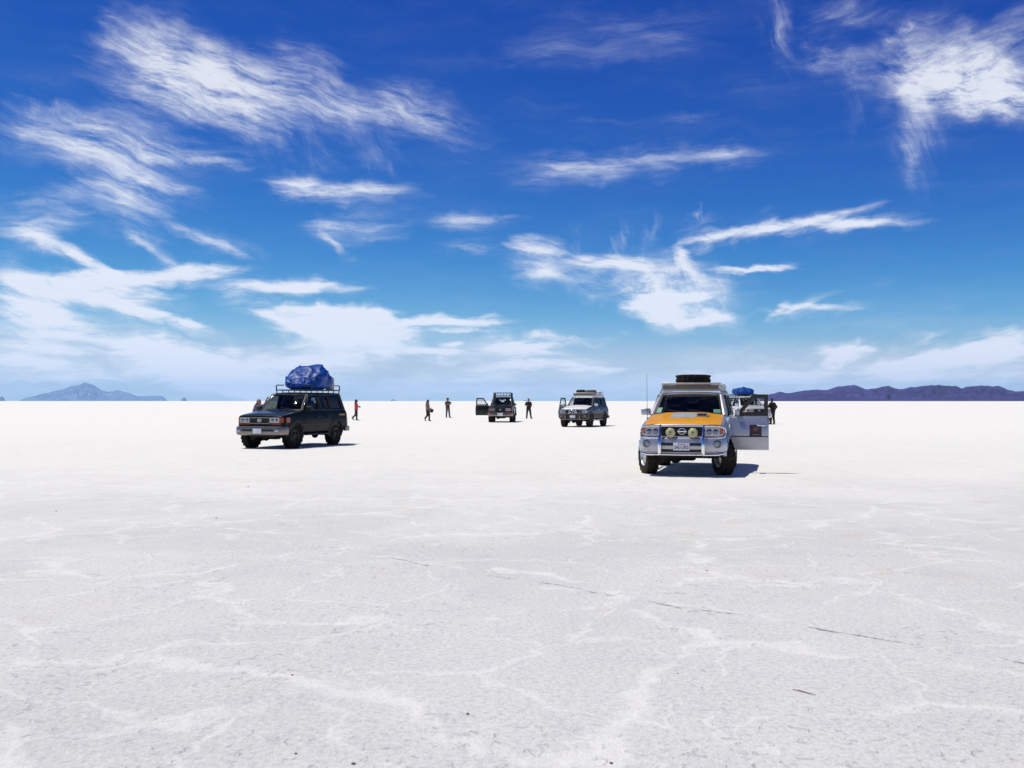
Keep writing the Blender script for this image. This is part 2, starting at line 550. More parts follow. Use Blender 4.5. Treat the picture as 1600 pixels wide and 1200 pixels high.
def make_world():
    w = bpy.data.worlds.new('World')
    SC.world = w
    w.use_nodes = True
    nt = w.node_tree
    for n in list(nt.nodes):
        nt.nodes.remove(n)
    L = nt.links.new
    out = N(nt, 'ShaderNodeOutputWorld')
    bg = N(nt, 'ShaderNodeBackground')
    bg.inputs['Strength'].default_value = SKY_STRENGTH
    L(bg.outputs[0], out.inputs['Surface'])
    sky = N(nt, 'ShaderNodeTexSky', sky_type='NISHITA')
    sky.sun_disc = False
    sky.sun_elevation = R(SUN_EL)
    sky.sun_rotation = R(SUN_AZ % 360)
    sky.altitude = 3650
    sky.air_density = 1.0
    sky.dust_density = 0.4
    sky.ozone_density = 3.0
    def math_(op, a, b=None, c=None, clamp=False):
        n = N(nt, 'ShaderNodeMath', operation=op, use_clamp=clamp)
        for i, q in enumerate((a, b, c)):
            if q is None:
                continue
            if isinstance(q, (int, float)):
                n.inputs[i].default_value = q
            else:
                L(q, n.inputs[i])
        return n.outputs[0]

    def vmath(op, a, b=None, c=None):
        n = N(nt, 'ShaderNodeVectorMath', operation=op)
        for i, q in enumerate((a, b, c)):
            if q is None:
                continue
            if isinstance(q, (tuple, list)):
                n.inputs[i].default_value = q
            else:
                L(q, n.inputs[i])
        return n.outputs['Value'] if op in ('DOT_PRODUCT', 'LENGTH') else n.outputs[0]

    # thin dry air of the high plain: grade the sky channel by channel toward a deeper blue
    ssp = N(nt, 'ShaderNodeSeparateColor')
    L(sky.outputs[0], ssp.inputs[0])
    G = 1.0 / (SKY_STRENGTH * 2 ** EXPOSURE)
    scb = N(nt, 'ShaderNodeCombineColor')
    for i, (pw, am) in enumerate(SKY_GRADE):
        q = math_('POWER', math_('MULTIPLY', ssp.outputs[i], 0.1), pw)
        q = math_('MULTIPLY', q, am)
        cap = SKY_CAP[i]                                     # the grade eases off as it nears the pale horizon
        k = math_('POWER', math_('MULTIPLY', q, 1 / cap), 3.0)
        k = math_('POWER', math_('ADD', k, 1.0), -1 / 3.0)
        L(math_('MULTIPLY', math_('MULTIPLY', q, k), G), scb.inputs[i])
    tc = N(nt, 'ShaderNodeTexCoord')
    sp = N(nt, 'ShaderNodeSeparateXYZ')
    L(tc.outputs['Generated'], sp.inputs[0])
    az = math_('MULTIPLY', math_('ARCTAN2', sp.outputs[0], sp.outputs[1]), 180 / math.pi)
    el = math_('MULTIPLY', math_('ARCSINE', sp.outputs[2]), 180 / math.pi)
    cb = N(nt, 'ShaderNodeCombineXYZ')
    L(az, cb.inputs[0])
    L(el, cb.inputs[1])
    P = cb.outputs[0]

    def warp(src, scale, amp, seed, detail=3.0):
        n = N(nt, 'ShaderNodeTexNoise', noise_dimensions='2D', in_Scale=scale, in_Detail=detail, in_Roughness=0.6)
        off = vmath('ADD', src, (seed * 17.3, seed * 5.1, seed))
        L(off, n.inputs['Vector'])
        c = vmath('SUBTRACT', n.outputs['Color'], (0.5, 0.5, 0.5))
        return vmath('MULTIPLY_ADD', c, (amp * 1.3, amp, 0), src)

    P1 = warp(P, 0.35, 1.4, 1.0, 2.0)
    P2 = warp(P1, 1.6, 0.40, 2.0, 3.0)
    P3 = warp(P, 0.6, 0.45, 7.0, 3.0)
    total = None
    for g, strokes in CIRRUS.items():
        th, slow, fast, comb = FIBRE[g]
        # filaments running along this family's direction
        c, s = math.cos(R(th)), math.sin(R(th))
        Pw = warp(P, 0.30, 1.0, 3.0 + th, 2.0)
        fa = math_('ADD', vmath('DOT_PRODUCT', Pw, (c * slow, s * slow, 0)), th * 0.37)
        fb = vmath('DOT_PRODUCT', Pw, (-s * fast, c * fast, 0))
        fc = N(nt, 'ShaderNodeCombineXYZ')
        L(fa, fc.inputs[0])
        L(fb, fc.inputs[1])
        no = N(nt, 'ShaderNodeTexNoise', noise_dimensions='2D', in_Scale=1.0, in_Detail=7.0, in_Roughness=0.74, in_Distortion=0.0)
        L(fc.outputs[0], no.inputs['Vector'])
        sv = N(nt, 'ShaderNodeTexNoise', noise_dimensions='2D', in_Scale=1.3, in_Detail=3.0, in_Roughness=0.6)
        L(fc.outputs[0], sv.inputs['Vector'])
        # each filament slips along its own length, so ends and edges comb out
        slip = N(nt, 'ShaderNodeVectorMath', operation='SCALE')
        slip.inputs[0].default_value = (c, s, 0)
        L(math_('MULTIPLY_ADD', sv.outputs['Fac'], comb, -comb / 2), slip.inputs['Scale'])
        Pg = vmath('ADD', P3 if g == 'streak' else P2, slip.outputs[0])
        acc = None
        for (x1, y1, x2, y2, hw, st) in strokes:
            st *= (0.88 if y1 < 300 else 1.0) + (0.75 if g == 'streak' else 0.45) * min(1, max(0, (y1 - 330) / 120))
            a1, e1 = sky_deg(x1, y1)
            a2, e2 = sky_deg(x2, y2)
            half = math.hypot(a2 - a1, e2 - e1) / 2
            wd = hw * 0.0372
            ang = math.atan2(e2 - e1, a2 - a1)
            mp = N(nt, 'ShaderNodeMapping', vector_type='TEXTURE')
            mp.inputs['Location'].default_value = ((a1 + a2) / 2, (e1 + e2) / 2, 0)
            mp.inputs['Rotation'].default_value = (0, 0, ang)
            mp.inputs['Scale'].default_value = (half * 1.2 + wd * 0.6, wd * 1.38, 1)
            L(Pg, mp.inputs['Vector'])
            gr = N(nt, 'ShaderNodeTexGradient', gradient_type='SPHERICAL')
            L(mp.outputs[0], gr.inputs['Vector'])
            acc = math_('MULTIPLY', gr.outputs['Fac'], st * 1.12) if acc is None else math_('MULTIPLY_ADD', gr.outputs['Fac'], st * 1.12, acc)
        fib = math_('MULTIPLY_ADD', no.outputs['Fac'], 4.0, -1.5)          # about 0..1 and past it
        dens = math_('MULTIPLY', acc, math_('MULTIPLY_ADD', fib, 0.66, 0.36))
        total = dens if total is None else math_('ADD', total, math_('MAXIMUM', dens, 0.0))
    # thin veil everywhere, thicker toward the horizon
    vn = N(nt, 'ShaderNodeTexNoise', noise_dimensions='2D', in_Scale=1.0, in_Detail=6.0, in_Roughness=0.62)
    L(vmath('MULTIPLY', P1, (0.11, 0.75, 1)), vn.inputs['Vector'])
    veil = math_('MULTIPLY_ADD', vn.outputs['Fac'], 2.2, -0.75, clamp=True)
    hor = N(nt, 'ShaderNodeMapRange', interpolation_type='SMOOTHSTEP')
    hor.inputs['From Min'].default_value = 6.5
    hor.inputs['From Max'].default_value = 0.0
    hor.inputs['To Min'].default_value = 0.22
    hor.inputs['To Max'].default_value = 1.05
    L(el, hor.inputs['Value'])
    total = math_('MULTIPLY_ADD', veil, hor.outputs[0], total)
    # elsewhere in the sky (away from this stretch) a loose cirrus of the same kind
    away = N(nt, 'ShaderNodeMapRange', interpolation_type='SMOOTHSTEP')
    away.inputs['From Min'].default_value = 30
    away.inputs['From Max'].default_value = 42
    L(math_('ABSOLUTE', az), away.inputs['Value'])
    up = N(nt, 'ShaderNodeMapRange', interpolation_type='SMOOTHSTEP')
    up.inputs['From Min'].default_value = 24
    up.inputs['From Max'].default_value = 36
    L(el, up.inputs['Value'])
    rest = math_('MAXIMUM', away.outputs[0], up.outputs[0])
    an = N(nt, 'ShaderNodeTexNoise', noise_dimensions='3D', in_Scale=3.0, in_Detail=6.0, in_Roughness=0.65, in_Distortion=0.6)
    L(vmath('MULTIPLY', tc.outputs['Generated'], (1.0, 1.6, 3.0)), an.inputs['Vector'])
    total = math_('MULTIPLY_ADD', math_('MULTIPLY', math_('MULTIPLY_ADD', an.outputs['Fac'], 4.0, -1.9, clamp=True), 0.7), rest, total)
    sm = N(nt, 'ShaderNodeMapRange', interpolation_type='SMOOTHSTEP')
    sm.inputs['From Min'].default_value = 0.02
    sm.inputs['From Max'].default_value = 1.6
    sm.inputs['To Max'].default_value = 0.97
    L(total, sm.inputs['Value'])
    # cloud brightness falls a little with height above the horizon
    cl = N(nt, 'ShaderNodeMapRange')
    cl.inputs['From Min'].default_value = 0
    cl.inputs['From Max'].default_value = 22
    cl.inputs['To Min'].default_value = CLOUD_LO * G
    cl.inputs['To Max'].default_value = CLOUD_HI * G
    L(el, cl.inputs['Value'])
    cc = N(nt, 'ShaderNodeMix', data_type='RGBA', blend_type='MULTIPLY')
    cc.inputs['Factor'].default_value = 1.0
    cc.inputs['A'].default_value = (0.90, 0.94, 1.04, 1)
    L(cl.outputs[0], cc.inputs['B'])
    mix = N(nt, 'ShaderNodeMix', data_type='RGBA')
    L(sm.outputs[0], mix.inputs['Factor'])
    # sky above the view dimmed on purpose to darken and de-blue ground shadows
    zen = N(nt, 'ShaderNodeMix', data_type='RGBA', blend_type='MULTIPLY')
    zen.inputs['B'].default_value = (0.6, 0.6, 0.55, 1)
    L(up.outputs[0], zen.inputs['Factor'])
    L(scb.outputs[0], zen.inputs['A'])
    L(zen.outputs['Result'], mix.inputs['A'])
    L(cc.outputs['Result'], mix.inputs['B'])
    L(mix.outputs['Result'], bg.inputs['Color'])
    w.cycles.sampling_method = 'NONE'


SKY_STRENGTH = 0.10
SKY_CAP = (0.56, 0.74, 1.05)
SKY_GRADE = ((3.6, 12.0), (2.10, 2.15), (1.0, 1.10))
CLOUD_LO, CLOUD_HI = 0.97, 0.84


def view_settings():
    SC.view_settings.view_transform = 'Standard'
    SC.view_settings.look = 'None'
    SC.view_settings.exposure = EXPOSURE
    SC.view_settings.gamma = 1
    SC.cycles.use_denoising = True
    SC.cycles.max_bounces = 8
    SC.cycles.volume_bounces = 2
    SC.cycles.diffuse_bounces = 3
    SC.cycles.glossy_bounces = 4
    SC.cycles.transparent_max_bounces = 16
    SC.cycles.sample_clamp_indirect = 8.0
    SC.cycles.caustics_reflective = False
    SC.cycles.caustics_refractive = False


EXPOSURE = -0.45
# ---------------------------------------------------------------- the salt flat and what lies beyond it
def ground_material():
    m, nt, out = new_mat('salt_crust')
    L = nt.links.new
    p = N(nt, 'ShaderNodeBsdfPrincipled')
    p.inputs['Roughness'].default_value = 0.75
    p.inputs['Specular IOR Level'].default_value = 0.25
    L(p.outputs[0], out.inputs['Surface'])
    geo = N(nt, 'ShaderNodeNewGeometry')
    pos = geo.outputs['Position']

    def math_(op, a, b=None, c=None, clamp=False):
        n = N(nt, 'ShaderNodeMath', operation=op, use_clamp=clamp)
        for i, q in enumerate((a, b, c)):
            if q is None:
                continue
            if isinstance(q, (int, float)):
                n.inputs[i].default_value = q
            else:
                L(q, n.inputs[i])
        return n.outputs[0]

    def noise(scale, detail=4.0, rough=0.6, off=(0, 0, 0), dist=0.0, vec=None):
        a = N(nt, 'ShaderNodeVectorMath', operation='ADD')
        L(vec or pos, a.inputs[0])
        a.inputs[1].default_value = off
        n = N(nt, 'ShaderNodeTexNoise', noise_dimensions='2D', in_Scale=scale, in_Detail=detail, in_Roughness=rough, in_Distortion=dist)
        L(a.outputs[0], n.inputs['Vector'])
        return n

    def ramp(v, a, b, lo=0.0, hi=1.0, smooth=True):
        r = N(nt, 'ShaderNodeMapRange', interpolation_type='SMOOTHSTEP' if smooth else 'LINEAR')
        r.inputs['From Min'].default_value = a
        r.inputs['From Max'].default_value = b
        r.inputs['To Min'].default_value = lo
        r.inputs['To Max'].default_value = hi
        L(v, r.inputs['Value'])
        return r.outputs[0]

    def mix(f, a, b):
        x = N(nt, 'ShaderNodeMix', data_type='RGBA')
        for key, q in (('Factor', f), ('A', a), ('B', b)):
            if isinstance(q, tuple):
                x.inputs[key].default_value = (*q, 1)
            elif isinstance(q, (int, float)):
                x.inputs[key].default_value = q
            else:
                L(q, x.inputs[key])
        return x.outputs['Result']

    # warped position for the pressure ridges
    w1 = noise(0.55, 4.0, 0.62, (31, 7, 0))
    w1c = N(nt, 'ShaderNodeVectorMath', operation='MULTIPLY_ADD')
    L(w1.outputs['Color'], w1c.inputs[0])
    w1c.inputs[1].default_value = (1.5, 1.5, 0)
    L(pos, w1c.inputs[2])
    wpos = w1c.outputs[0]

    def ridges(scale, wid, seed):
        v = N(nt, 'ShaderNodeTexVoronoi', voronoi_dimensions='2D', feature='DISTANCE_TO_EDGE', in_Scale=scale, in_Randomness=1.0)
        a = N(nt, 'ShaderNodeVectorMath', operation='ADD')
        L(wpos, a.inputs[0])
        a.inputs[1].default_value = (seed, seed * 1.7, 0)
        L(a.outputs[0], v.inputs['Vector'])
        k = noise(0.9, 4.0, 0.65, (seed * 3, 2, 0))
        wv = math_('MULTIPLY', ramp(k.outputs['Fac'], 0.38, 0.66), wid)     # ridge width wavers and dies out
        d = math_('DIVIDE', v.outputs['Distance'], math_('ADD', wv, 0.022))
        return math_('MULTIPLY', ramp(d, 1.0, 0.0), ramp(k.outputs['Fac'], 0.36, 0.52))

    r1 = ridges(0.40, 0.042, 3.0)
    r2 = ridges(0.80, 0.042, 11.0)
    rid = math_('MAXIMUM', r1, math_('MULTIPLY', r2, 0.8))
    patch = noise(0.28, 5.0, 0.6, (5, 91, 0), 0.4)
    mott = noise(2.6, 6.0, 0.68, (15, 3, 0))
    grit = noise(26.0, 5.0, 0.72)
    pit = noise(11.0, 4.0, 0.62, (44, 1, 0), 0.5)
    # salt colour painted whiter with distance, like grazing-angle brightness, with a wandering border
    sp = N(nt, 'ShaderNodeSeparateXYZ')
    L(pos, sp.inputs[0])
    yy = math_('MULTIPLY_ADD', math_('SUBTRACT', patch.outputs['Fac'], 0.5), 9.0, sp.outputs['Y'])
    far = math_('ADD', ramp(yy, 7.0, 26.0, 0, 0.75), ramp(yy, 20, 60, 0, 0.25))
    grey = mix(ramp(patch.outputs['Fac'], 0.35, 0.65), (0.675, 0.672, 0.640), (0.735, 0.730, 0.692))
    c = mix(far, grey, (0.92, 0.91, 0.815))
    c = mix(math_('MULTIPLY', ramp(mott.outputs['Fac'], 0.52, 0.74), 0.22), c, (0.86, 0.85, 0.80))
    c = mix(math_('MULTIPLY', ramp(mott.outputs['Fac'], 0.47, 0.28), 0.22), c, (0.52, 0.515, 0.535))
    nearf = ramp(sp.outputs['Y'], 16, 5)
    c = mix(math_('MULTIPLY', ramp(grit.outputs['Fac'], 0.50, 0.33), math_('MULTIPLY_ADD', nearf, 0.26, 0.10)), c, (0.42, 0.41, 0.43))
    c = mix(math_('MULTIPLY', ramp(grit.outputs['Fac'], 0.53, 0.68), 0.45), c, (0.9, 0.885, 0.83))
    pits = math_('MULTIPLY', ramp(pit.outputs['Fac'], 0.40, 0.27), ramp(noise(0.7, 3.0, 0.6, (9, 9, 0)).outputs['Fac'], 0.40, 0.62))
    c = mix(math_('MULTIPLY', pits, 0.30), c, (0.36, 0.35, 0.37))
    c = mix(math_('MULTIPLY', rid, math_('MULTIPLY_ADD', mott.outputs['Fac'], 1.25, -0.08)), c, (0.90, 0.89, 0.835))
    # faint clay-coloured stains
    st = noise(1.1, 5.0, 0.6, (70, 23, 0))
    st2 = noise(0.17, 2.0, 0.5, (3, 57, 0))
    stain = math_('MULTIPLY', ramp(st.outputs['Fac'], 0.64, 0.76), ramp(st2.outputs['Fac'], 0.48, 0.62))
    c = mix(math_('MULTIPLY', stain, 0.5), c, (0.72, 0.58, 0.47))
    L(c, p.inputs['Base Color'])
    # relief
    h = math_('MULTIPLY_ADD', rid, 0.007, math_('MULTIPLY', grit.outputs['Fac'], 0.015))
    h = math_('MULTIPLY_ADD', mott.outputs['Fac'], 0.016, h)
    h = math_('MULTIPLY_ADD', pits, -0.010, h)
    bm = N(nt, 'ShaderNodeBump', in_Strength=0.75, in_Distance=1.0)
    L(h, bm.inputs['Height'])
    L(bm.outputs[0], p.inputs['Normal'])
    return m


def make_ground():
    b = MB()
    n = 96
    rad = [0.0]
    r = 0.6
    while r < 60000:
        rad.append(r)
        r *= 1.22
    rad.append(64000)
    vs = [(0, 0, 0)]
    for q in rad[1:]:
        for j in range(n):
            w = 2 * math.pi * j / n
            vs.append((q * math.cos(w), q * math.sin(w), 0))
    fs = [[0, 1 + j, 1 + (j + 1) % n] for j in range(n)]
    for i in range(len(rad) - 2):
        for j in range(n):
            a, b2 = 1 + i * n + j, 1 + i * n + (j + 1) % n
            fs.append([a, a + n, b2 + n, b2])
    b.add(vs, fs)
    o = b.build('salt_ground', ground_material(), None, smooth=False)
    tag(o, 'white salt flat with pale ridges and grey pitted crust in the foreground', None, None, 'structure')


def hill_object(name, prof, dist, depth, col, seed, label, rough=0.42):
    """prof: skyline points (photo x, photo y); a ridge of real depth standing dist metres away"""
    m, nt, out = new_mat(name + '_rock')
    L = nt.links.new
    p = N(nt, 'ShaderNodeBsdfPrincipled')
    p.inputs['Roughness'].default_value = 0.95
    p.inputs['Specular IOR Level'].default_value = 0.1
    tc = N(nt, 'ShaderNodeTexCoord')
    no = N(nt, 'ShaderNodeTexNoise', in_Scale=5.0 / depth, in_Detail=7.0, in_Roughness=0.65)
    L(tc.outputs['Object'], no.inputs['Vector'])
    mx = N(nt, 'ShaderNodeMix', data_type='RGBA')
    mr = N(nt, 'ShaderNodeMapRange')
    mr.inputs['From Min'].default_value = 0.3
    mr.inputs['From Max'].default_value = 0.7
    L(no.outputs['Fac'], mr.inputs['Value'])
    L(mr.outputs[0], mx.inputs['Factor'])
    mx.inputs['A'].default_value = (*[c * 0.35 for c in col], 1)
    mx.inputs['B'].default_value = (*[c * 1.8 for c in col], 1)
    L(mx.outputs['Result'], p.inputs['Base Color'])
    L(p.outputs[0], out.inputs['Surface'])
    xs = [q[0] for q in prof]
    nx, ny = 260, 44
    pts = []
    vs, fs = [], []
    for i in range(nx + 1):
        px = xs[0] + (xs[-1] - xs[0]) * i / nx
        py = np.interp(px, xs, [q[1] for q in prof])
        az, el = sky_deg(px, py)
        h = max(0.0, math.tan(R(el))) * dist * (1 + 0.09 * mnoise.fractal(Vector((px * .07, seed, 0)), 0.8, 2.0, 4))
        a = R(az)
        for j in range(ny + 1):
            t = j / ny * 2 - 1
            d = dist + t * depth
            f = max(0.0, 1 - abs(t)) ** 0.85
            k = 1.0
            if h > 1 and 0 < j < ny:
                q = Vector((a * 60, t * 2.2 + seed, seed * 3.7))
                rd = 1 - abs(mnoise.fractal(q * 2.2, 0.9, 2.1, 6)) * 1.3
                k = 1 - rough * 2.2 * (1 - rd) * (abs(t) ** 0.6 * 1.4 if abs(t) < 0.5 else 1.0)
            vs.append((math.sin(a) * d, math.cos(a) * d, max(-5.0, h * f * k - 2)))
    for i in range(nx):
        for j in range(ny):
            q = i * (ny + 1) + j
            fs.append([q, q + ny + 1, q + ny + 2, q + 1])
    b = MB()
    b.add(vs, fs)
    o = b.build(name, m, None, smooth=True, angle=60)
    # origin at the foot of the ridge
    c = sum((Vector(v) for v in vs), Vector()) / len(vs)
    c.z = 0
    o.data.transform(Matrix.Translation(-c))
    o.location = c
    tag(o, label, None, None, 'structure')


def make_hills():
    left = [(28, 627), (36, 623), (50, 619.5), (64, 616), (80, 612), (98, 608), (108, 605), (118, 601.5), (128, 599), (135, 598), (141, 599), (148, 603), (156, 608),
            (166, 611.5), (176, 612), (186, 610), (196, 612), (206, 616), (216, 619), (228, 619), (240, 618), (252, 619), (258, 622), (262, 627)]
    hill_object('mountain', left, 59000, 4500, (0.17, 0.20, 0.29), 2.0, 'lone pale blue mountain on the horizon far left, one main peak')  # bluish rock colour carries part of the distance haze
    right = [(1120, 627), (1150, 624), (1180, 619), (1200, 616.5), (1213, 613), (1219, 612), (1228, 614), (1244, 612), (1262, 609), (1280, 608.5), (1290, 609), (1306, 605),
             (1322, 602), (1334, 601), (1344, 604), (1356, 608), (1372, 605.5), (1388, 602.5), (1396, 604), (1404, 608.5), (1422, 605), (1446, 602), (1462, 601), (1478, 602),
             (1490, 603), (1502, 606), (1520, 602.5), (1540, 602), (1562, 603), (1574, 608), (1584, 611), (1598, 611), (1614, 606), (1640, 603), (1680, 608), (1760, 604), (1860, 612), (1960, 627)]
    hill_object('mountain_range', right, 14000, 4000, (0.045, 0.026, 0.135), 9.0, 'long purple mountain range along the horizon on the right')  # purple-blue haze tone put into the rock colour
    for nm, prof, d in (('islet', [(282.5, 627), (284, 623.5), (287, 621.5), (290, 622), (292.5, 627)], 40000),
                        ('islet', [(-6, 627), (-2, 622), (3, 619), (6, 622), (9, 627)], 46000),
                        ('islet', [(609, 627), (611, 624.5), (615, 623.5), (617, 624.5), (619, 627)], 55000),
                        ('islet', [(815, 627), (818, 625.2), (826, 625), (832, 627)], 55000)):
        labels = {282.5: 'tiny dark mound on the horizon right of the pale blue mountain', -6: 'tiny blue mound on the horizon at the left edge',
                  609: 'tiny pale mound on the horizon between the walkers', 815: 'low pale mound on the horizon behind the man in black'}
        hill_object(nm, prof, d, 400, (0.14, 0.13, 0.12), prof[0][0] * 0.01, labels[prof[0][0]], 0.1)


def make_haze():
    m = bpy.data.materials.new('thin_air')
    m.use_nodes = True
    nt = m.node_tree
    for n in list(nt.nodes):
        if n.type != 'OUTPUT_MATERIAL':
            nt.nodes.remove(n)
    out = [n for n in nt.nodes if n.type == 'OUTPUT_MATERIAL'][0]
    v = N(nt, 'ShaderNodeVolumePrincipled')
    v.inputs['Color'].default_value = (*HAZE_COL, 1)
    v.inputs['Density'].default_value = HAZE_D
    v.inputs['Density Attribute'].default_value = ''
    v.inputs['Anisotropy'].default_value = 0.0
    nt.links.new(v.outputs[0], out.inputs['Volume'])
    b = MB()
    b.box((0, 0, 549), (132000, 132000, 1100))
    o = b.build('haze', m, None, smooth=False)
    tag(o, 'thin blue air over the whole salt flat', None, None, 'stuff')


HAZE_D, HAZE_COL = 1.4e-5, (0.34, 0.62, 1.0)


def make_marks():
    """the broken dark line in the crust, a twig and a few loose pebbles"""
    dark = simple('damp_mud', (0.48, 0.45, 0.45), 0.9, var=0.35, vscale=30)
    rng = random.Random(3)
    b = MB()
    pts = [(590, 868), (680, 884), (760, 898), (850, 911), (930, 925), (1010, 938), (1060, 949), (1150, 960), (1200, 968), (1285, 984), (1360, 996), (1440, 1009), (1500, 1020), (1570, 1030), (1640, 1044)]
    P = [ground(*q) for q in pts]
    dens = [0, .12, .15, .8, 1.0, .3, 1.0, .7, .0, 1.0, .75, .7, .2, .55, .2]

    def at(u):
        i = min(int(u), len(P) - 2)
        return P[i].lerp(P[i + 1], u - i), dens[i] * (1 - (u - i)) + dens[i + 1] * (u - i), (P[i + 1] - P[i]).normalized()
    # pressed slivers of crust, wandering in width, breaking off and starting again
    u = 0.0
    while u < len(P) - 1.02:
        q, dn, d = at(u)
        seg = (P[min(int(u), len(P) - 2) + 1] - P[min(int(u), len(P) - 2)]).length
        if rng.random() > dn * .9:
            u += rng.uniform(.05, .25) / seg
            continue
        ln = rng.uniform(.10, .45)
        s = Vector((-d.y, d.x, 0))
        off = rng.gauss(0, .022)
        n = max(4, int(ln / .025))
        up_, lo_ = [], []
        for k in range(n + 1):
            t = k / n
            env = math.sin(math.pi * t) ** .6
            w = (.002 + .013 * rng.random() ** 1.6) * env
            m = q + d * ln * (t - .5) + s * (off + .012 * mnoise.noise(Vector((u * 9 + t * 3, 0, 0))))
            up_.append(m + s * w + Vector((0, 0, .003)))
            lo_.append(m - s * w * rng.uniform(.4, 1) + Vector((0, 0, .003)))
        vs = up_ + lo_
        b.add(vs, [[k, k + 1, n + 2 + k, n + 1 + k] for k in range(n)])
        for k in range(int(ln * 12)):
            c0 = q + d * rng.uniform(-.6, .6) * ln + s * (off + rng.gauss(0, .03))
            r = rng.uniform(.003, .008)
            vs = [c0 + Vector((math.cos(a) * r * rng.uniform(.6, 1.5), math.sin(a) * r, .001)) for a in (0, 1.2, 2.5, 3.8, 5.0)] + [c0 + Vector((0, 0, r * .7))]
            b.add(vs, [[k2, (k2 + 1) % 5, 5] for k2 in range(5)])
        u += ln * rng.uniform(.5, 1.0) / seg
    o = b.build('crack', dark, None, smooth=False)
    tag(o, 'broken dark crack line running across the foreground crust', None, None, 'structure')
    # twig
    a, c = ground(1238, 1079), ground(1275, 1087)
    wood = simple('dry_wood', (0.12, 0.08, 0.06), 0.9)
    b = MB()
    m = a.lerp(c, .5)
    pl = [a - m, (a.lerp(c, .3) - m) + Vector((0, .012, 0)), (a.lerp(c, .7) - m) + Vector((0, -.006, 0)), c - m]
    b.tube([q + Vector((0, 0, .006)) for q in pl], [.0015, .0028, .0024, .001], 6)
    o = b.build('twig', wood, None)
    o.location = m
    tag(o, 'thin dry twig lying on the salt in the foreground', 'twig')
    peb = simple('pebble_stone', (0.16, 0.15, 0.15), 0.85, var=0.4, vscale=60)
    spots = [(462, 1178, .011), (552, 1194, .016), (955, 1193, .013), (731, 1116, .014), (1104, 892, .014), (88, 799, .02), (338, 810, .02), (1059, 1053, .009), (457, 1055, .012), (388, 761, .025)]
    words_ = ['dark pebble low on the left of the foreground salt', 'larger dark pebble at the bottom edge left of centre', 'dark pebble at the bottom edge right of centre', 'pebble beside the brown stain low in the middle',
              'pebble above the dark crack line near the middle', 'speck of stone at the far left of the mid salt', 'speck of stone below the green car', 'small pebble right of the middle foreground',
              'pebble left of the middle foreground', 'distant speck of stone between green car and foreground']
    for (px, py, r), lb in zip(spots, words_):
        r *= 0.5
        bm = bmesh.new()
        bmesh.ops.create_icosphere(bm, subdivisions=2, radius=r)
        for v in bm.verts:
            k = 1 + 0.35 * mnoise.noise(v.co * 40 + Vector((px, py, 0)))
            v.co = Vector((v.co.x * 1.3, v.co.y, v.co.z * 0.7)) * k
        me = bpy.data.meshes.new('pebble')
        bm.to_mesh(me)
        bm.free()
        me.materials.append(peb)
        finish(me)
        o = bpy.data.objects.new('pebble', me)
        COL.objects.link(o)
        g = ground(px, py)
        o.location = (g.x, g.y, r * 0.4)
        tag(o, lb, 'pebble', 'loose pebbles on the salt')
